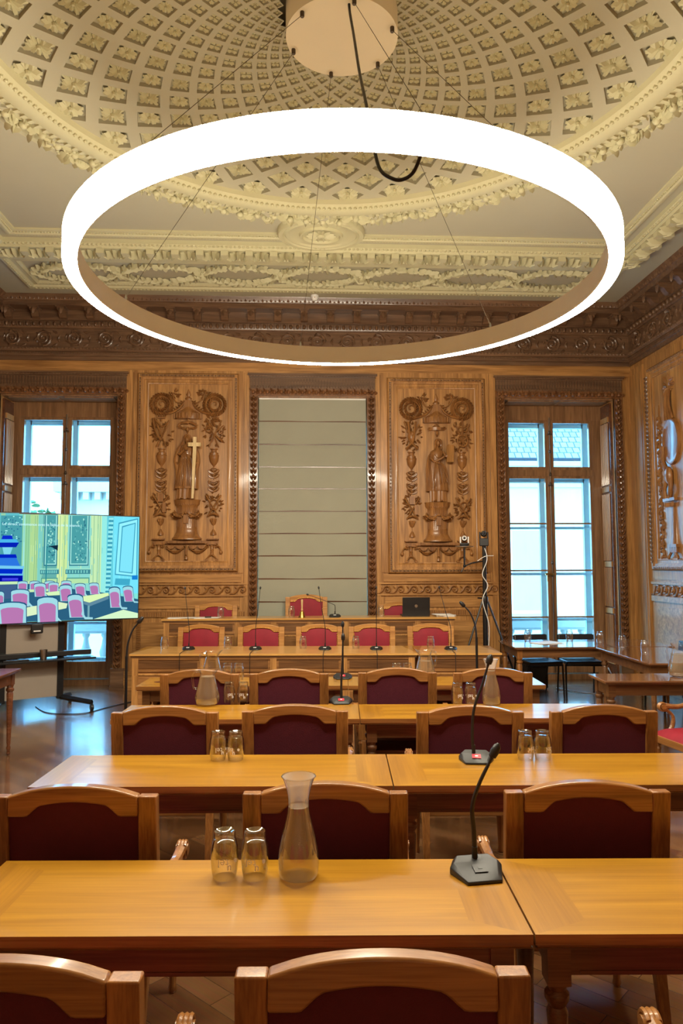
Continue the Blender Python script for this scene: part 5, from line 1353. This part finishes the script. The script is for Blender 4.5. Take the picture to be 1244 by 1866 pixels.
papers('papers lying on the table under the right window', 3.02, 8.95, TZ, .35, .25, 2, .3)
b = thing('phone', 'black phone lying on papers at the left of the raised desk', 'phone', (-1.26, 9.60, DZ+.009), .2)
m = MB(); m.box(-.04, .04, -.02, .02, 0, .016); m.build('body', M_BLACK, b, bevel=.003)
m = MB(); m.box(-.03, .03, -.015, .015, .016, .0165); m.build('display', M_STEEL, b)

# ---- camera tripod
t = thing('camera_tripod', 'black tripod with a tall pole standing before the right window', 'tripod', (2.42, 9.62, 0))
m = MB(); m.tube([(0, 0, .25), (0, 0, 1.3)], .034, 12); m.build('pole', M_BLACKM, t)
m = MB(); m.tube([(0, 0, 1.3), (0, 0, 1.98)], .027, 12); m.build('upper_pole', M_BLACKM, t)
m = MB(); m.at(0, 0, 1.24).lathe([(.042, 0), (.042, .05), (.035, .07)], 14); m.at().tube([(-.04, 0, 1.28), (-.10, -.02, 1.285)], .01, 8); m.build('collar', M_BLACKM, t)
for a in (200, 320, 80):
    c_, s_ = math.cos(math.radians(a)), math.sin(math.radians(a))
    m = MB(); m.tube([(.04*c_, .04*s_, 1.24), (.52*c_, .52*s_, .02)], .013, 8); m.tube([(.03*c_, .03*s_, .45), (.3*c_, .3*s_, .58)], .006, 6); lg = m.build('leg', M_BLACKM, t)
    m = MB(); m.at(.52*c_, .52*s_, 0).lathe([(.02, 0), (.02, .03), (.012, .045)], 10); m.build('rubber_foot', M_BLACK, lg)
m = MB(); m.tube(smooth([(.0, -.035, 1.95), (.03, -.04, 1.8), (-.035, -.03, 1.6), (.035, -.03, 1.45), (-.04, -.04, 1.25), (.04, -.045, .9), (.0, -.05, .4)]), .006, 6); m.tube(smooth([(-.1, -.04, 1.78), (0, -.05, 1.84), (.12, -.03, 1.85)]), .005, 6); m.build('cable', M_WHITE, t)
m = MB(); m.tube([(-.0, 0, 1.78), (-.16, -.02, 1.755), (-.275, -.02, 1.71)], .009, 8); m.tube([(-.275, -.02, 1.71), (-.27, -.02, 1.95)], .012, 8); m.ell((-.275, -.03, 1.715), .022, 10, 6); m.ell((-.15, -.03, 1.755), .014); m.tube([(-.275, -.02, 1.71), (-.32, -.02, 1.63)], .008, 6); m.build('side_arm', M_BLACKM, t)
def ptz(label, x, y, z, pale):
    c = thing('conference_camera', label, 'camera', (x, y, z), -.2, 'remote cameras on the tripod')
    if pale:
        m = MB(); m.lathe([(.0, -.02), (.05, -.015), (.125, .008), (.125, .012), (.06, .03), (0, .032)], 24, sy=.7); m.build('saucer', M_STEEL, c)
    m = MB(); m.box(-.06, .06, -.05, .05, .03 if pale else -.05, .055); m.build('base', M_BLACK, c, bevel=.008)
    for s in (-1, 1):
        m = MB(); m.box(s*.052-.009, s*.052+.009, -.03, .035, .05, .14); m.build('yoke_arm', M_WHITE if pale else M_BLACK, c, bevel=.006)
    m = MB(); m.at(0, 0, .115).ell((0, 0, 0), (.042, .05, .042), 16, 12); m.build('camera_head', M_BLACK, c)
    m = MB(); m.M = Matrix.Translation((0, -.035, .12)) @ Matrix.Rotation(PI/2, 4, 'X'); m.lathe([(.03, 0), (.034, .012), (.03, .022), (.024, .022), (.018, .014)], 20); m.build('lens_ring', M_WHITE if pale else M_GREYM, c)
    m = MB(); m.M = Matrix.Translation((0, -.035, .12)) @ Matrix.Rotation(PI/2, 4, 'X'); m.lathe([(.018, .013), (.01, .018), (0, .019)], 16); m.build('lens', plain('lens_glass', (.01, .01, .02), .05) if pale else bpy.data.materials['lens_glass'], c)
ptz('pale remote camera on a saucer beside the tripod pole', 2.15, 9.60, 1.965, True)
ptz('dark remote camera on top of the tripod pole', 2.42, 9.62, 2.03, False)

# ================================================================ big screen on its stand
TVW, TVH = 2.36, 1.325; tz0 = 1.05; trz = .5255
tc_ = (-2.14-.865*1.18, 9.5-.5016*1.18)
tv = thing('display_stand', 'rolling black stand with grey boards carrying the big screen', 'stand', (tc_[0], tc_[1], 0), trz)
for x in (.256, -.40):
    m = MB(); m.box(x-.035, x+.035, .07, .13, .12, 2.0); m.build('column', M_BLACKM, tv)
m = MB(); m.box(-.365, .22, .09, .10, .15, .62); m.box(-.365, .22, .09, .10, .66, 1.04); m.build('back_board', M_BOARD, tv)
m = MB(); m.box(-.75, .62, -.16, .10, .60, .622); m.build('shelf', M_BLACKM, tv, bevel=.004)
m = MB(); m.box(-.72, .60, -.0, .07, .64, .70); m.build('sound_bar', M_BLACK, tv, bevel=.006)
for sx, x in ((1, .256), (-1, -.40)):
    for fx, fy in ((sx*.29, -.285), (sx*.19, .40)):
        m = MB(); m.tube([(x, .1, .14), (x+fx, fy, .10)], .03, 4); m.build('foot', M_BLACKM, tv)
        m = MB(); m.M = Matrix.Translation((x+fx, fy, .04)) @ Matrix.Rotation(PI/2, 4, 'Y'); m.lathe([(.03, -.02), (.04, -.016), (.04, .016), (.03, .02)], 18); m.M = I4; m.tube([(x+fx, fy, .05), (x+fx, fy, .09)], .015, 8); m.build('castor', M_GREYM, tv)
m = MB(); m.box(-.12, .02, -.06, -.03, .93, 1.05); m.build('control_box', M_BLACK, tv, bevel=.02)
m = MB(); m.box(-.09, -.01, -.063, -.06, .955, .968); m.build('status_light', M_WHITE, tv)
cup = thing('steel_cup', 'brushed steel cup on the shelf below the big screen', 'cup', off(tc_, .02, -.10, trz)+(.622,))
m = MB(); m.lathe([(.035, 0), (.038, .01), (.045, .12), (.042, .12), (.036, .012), (0, .012)], 20); m.build('cup_body', M_STEEL, cup)
rc = thing('remote_control', 'flat black remote control lying on the shelf below the big screen', 'remote', off(tc_, -.28, -.11, trz)+(.622,), trz)
m = MB(); m.box(-.14, .14, -.02, .02, 0, .018); m.build('body', M_BLACK, rc, bevel=.004)
m = MB(); m.box(-.10, -.02, -.012, .012, .018, .019); m.build('buttons', M_GREYM, rc)

scr = thing('big_screen', 'big flat screen at the left showing the meeting room', 'screen', (tc_[0], tc_[1], 0), trz)
m = MB(); m.box(-TVW/2, TVW/2, -.015, .06, tz0, tz0+TVH); m.build('housing', M_BLACK, scr, bevel=.004)
m = MB()
def px(cx_, cy_):
    top = 35+cx_*35/1220; bot = 975-cx_*35/1220; v = (cy_-top)/(bot-top)
    k = math.tan(math.atan((cx_*.2082-622)/F_PX)+YAW); x = (k*tc_[1]-tc_[0])/(math.cos(trz)-math.sin(trz)*k); return (x, tz0+TVH-.012-min(max(v, 0), 1)*(TVH-.024))
SM = {}
def sc(rgb):
    if rgb not in SM:
        SM[rgb] = emis('screen_colour_%d' % len(SM), lin(*rgb), .60)
    return list(SM).index(rgb)
lay = [0]
def pg(rgb, pts, raw=False):
    lay[0] += 1; y = -.0155-.000012*lay[0]; m.k = sc(rgb)
    P = [px(*p) for p in pts]; P = [(min(max(x, -TVW/2+.012), TVW/2-.012), z) for x, z in P]
    m.add([(x, y, z) for x, z in P], [tuple(range(len(P)))])
def R4(rgb, x0, y0, x1, y1): pg(rgb, [(x0, y0), (x1, y0), (x1, y1), (x0, y1)])
def chair_pic(x, y, w, h, lean=0, arm=True):
    fr_, cu = (150, 205, 215), (172, 112, 166)
    for col, g in (((30, 80, 120), 1.10), (fr_, 1.04), (cu, .87)):
        a = w*g/2; b_ = h*(g if g > 1 else .88)
        t_ = y-b_+(0 if g > 1 else -0); pts = [(x-a+lean, y), (x-a, t_+h*.13), (x-a*.85, t_+h*.06), (x-a*.4, t_+h*.01), (x, t_), (x+a*.5, t_+h*.015), (x+a*.85, t_+h*.07), (x+a, t_+h*.14), (x+a+lean, y)]
        if g < 1: pts = [(p, q+h*.06) for p, q in pts[1:-1]]; pts = [(x-a*.9+lean, y-.02*h)]+pts+[(x+a*.9+lean, y-.02*h)]
        pg(col, pts)
    if arm:
        pg(fr_, [(x+w*.5, y-h*.3), (x+w*.75, y-h*.02), (x+w*1.25, y), (x+w*1.25, y+h*.09), (x+w*.7, y+h*.08), (x+w*.45, y-h*.15)])
R4((120, 215, 205), -620, 30, 1224, 980)
R4((90, 180, 190), -620, 30, 160, 640)
for k in range(9): R4([(150, 200, 150), (170, 215, 160), (140, 195, 160)][k % 3], -600+k*75, 40, -560+k*75, 640)
# panelled wall, left to right
streaks = []
for i in range(260):
    a = random.uniform(-600, 1200); b_ = random.uniform(60, 560); streaks.append((a, b_, random.uniform(2, 6), random.uniform(30, 160), random.choice([(150, 205, 150), (196, 226, 165), (120, 190, 160), (110, 190, 190)])))
for x0, x1, c_ in ((190, 260, (140, 200, 150)), (200, 215, (150, 215, 205)), (260, 330, (165, 205, 140)), (330, 372, (120, 195, 185)), (370, 500, (95, 165, 160)), (500, 590, (190, 220, 150)), (505, 540, (205, 228, 160)), (590, 790, (130, 205, 195)), (790, 885, (185, 222, 170)), (885, 930, (140, 222, 215)), (930, 990, (95, 195, 210)), (990, 1224, (110, 215, 235))): R4(c_, x0, 50, x1, 730)
for x in (225, 245, 300, 318, 520, 560, 815, 850, 868): R4((110, 165, 130), x, 60, x+4, 640)
for a, b_, w_, h_, c_ in streaks: R4(c_ if a < 900 else (130, 225, 235), a, b_, a+w_, min(b_+h_, 640))
for x0, x1 in ((385, 500), (605, 775)):
    R4((40, 110, 130), x0, 60, x1, 490); R4((150, 215, 205), x0+8, 60, x1-8, 480); R4((70, 150, 155), x0+18, 60, x1-18, 470)
    for i in range(60): 
        a, b_ = random.uniform(x0+25, x1-25), random.uniform(75, 450); R4(random.choice([(40, 105, 125), (150, 215, 200), (95, 175, 175)]), a, b_, a+random.uniform(5, 16), b_+random.uniform(5, 20))
    R4((60, 130, 140), x0-30, 520, x1+18, 560); R4((150, 215, 190), x0-30, 512, x1+18, 522); R4((80, 150, 140), x0-20, 590, x1+10, 640); R4((170, 215, 160), x0-12, 600, x1+2, 640)
    for i in range(8): R4((120, 200, 190), x0-22+i*(x1-x0+30)/8, 528, x0-12+i*(x1-x0+30)/8, 552)
for i in range(34): R4((50, 135, 160) if i % 2 else (150, 225, 225), 945-i*.6, 80+i*19, 985-i*.6, 92+i*19)
pg((60, 150, 180), [(1030, 120), (1200, 80), (1200, 590), (1005, 570)]); pg((140, 228, 240), [(1038, 130), (1192, 92), (1192, 580), (1014, 560)]); pg((60, 150, 180), [(1060, 150), (1180, 118), (1160, 560), (1040, 545)]); pg((120, 215, 235), [(1068, 160), (1172, 128), (1152, 550), (1048, 538)])
pg((60, 160, 190), [(1012, 600), (1140, 605), (1135, 660), (1005, 655)]); R4((20, 120, 200), 1155, 575, 1205, 612)
# blue tiled stove
R4((70, 150, 160), 0, 60, 190, 640)
for i in range(50):
    a, b_ = random.uniform(0, 180), random.uniform(60, 330); R4(random.choice([(150, 225, 220), (40, 110, 140)]), a, b_, a+12, b_+10)
for c_, pts in (((10, 40, 190), [(20, 230), (100, 230), (110, 262), (10, 262)]), ((70, 170, 220), [(-150, 262), (140, 262), (160, 290), (-150, 290)]), ((5, 30, 170), [(-150, 290), (165, 290), (140, 330), (-150, 330)]), ((120, 200, 220), [(20, 330), (110, 330), (90, 390), (35, 390)]),
                ((0, 30, 180), [(-150, 390), (140, 390), (150, 420), (-150, 420)]), ((40, 110, 210), [(-150, 420), (145, 420), (180, 490), (-150, 490)]), ((110, 190, 225), [(-150, 480), (215, 490), (210, 515), (-150, 505)]), ((0, 40, 190), [(-150, 510), (205, 515), (200, 555), (-150, 550)]), ((90, 170, 220), [(-150, 550), (205, 555), (205, 570), (-150, 566)]), ((0, 10, 150), [(-150, 566), (205, 570), (205, 690), (-150, 690)]), ((60, 60, 210), [(25, 590), (165, 590), (165, 612), (25, 612)])): pg(c_, pts)
# a dark banner stand
R4((40, 130, 140), 402, 320, 412, 640); pg((15, 40, 60), [(418, 322), (505, 312), (503, 360), (455, 332)])
# floor gloom, desks and chairs
pg((40, 90, 120), [(-620, 640), (0, 640), (300, 640), (740, 700), (900, 720), (1212, 780), (1212, 975), (-620, 975)])
pg((185, 222, 170), [(-620, 625), (300, 618), (300, 640), (-620, 655)]); pg((60, 90, 130), [(-620, 655), (150, 645), (150, 760), (-620, 800)])
for a in (-560, -400, -250, -110): chair_pic(a, 800, 110, 150)
for a in (205, 310, 440, 585): chair_pic(a, 700, 82, 78, 0, False)
pg((190, 225, 170), [(240, 690), (530, 682), (560, 700), (250, 712)])
chair_pic(355, 750, 95, 108, 8); chair_pic(475, 715, 82, 80, 0, False)
pg((200, 230, 175), [(400, 715), (560, 700), (600, 735), (430, 742)])
chair_pic(705, 745, 85, 98, 10); chair_pic(825, 735, 80, 92, 12)
chair_pic(580, 790, 100, 130, 10)
pg((205, 232, 170), [(690, 755), (950, 722), (960, 745), (790, 805), (700, 780)]); pg((90, 130, 150), [(700, 782), (790, 806), (955, 750), (955, 775), (795, 835), (705, 805)]); R4((110, 160, 170), 775, 830, 792, 945)
chair_pic(1005, 850, 90, 165, 14); chair_pic(1120, 800, 82, 125, 16)
chair_pic(185, 830, 150, 135, 5); chair_pic(15, 850, 60, 140, 0)
pg((205, 228, 185), [(240, 840), (520, 795), (600, 810), (590, 850), (250, 915)])
chair_pic(665, 930, 125, 185, 20)
chair_pic(120, 985, 230, 180, 5, False); chair_pic(425, 980, 170, 215, 8)
pg((200, 232, 190), [(830, 945), (1085, 868), (1212, 900), (1212, 945)])
# caption on the picture
vs, fs = textmesh('Le direct commence avec le d\u00e9but de la s\u00e9ance', .044, 0, .0004)
m.k = sc((190, 235, 240)); wtxt = max(v[0] for v in vs); x_a, z_a = px(12, 130); x_b, _z = px(690, 130)
m.add([(x_a+v[0]*(x_b-x_a)/wtxt, -.0155-.000012*(lay[0]+4), z_a-.014+v[1]) for v in vs], fs)
order = list(SM); pic = m.build('picture', [SM[k] for k in order], scr, sharp=3)
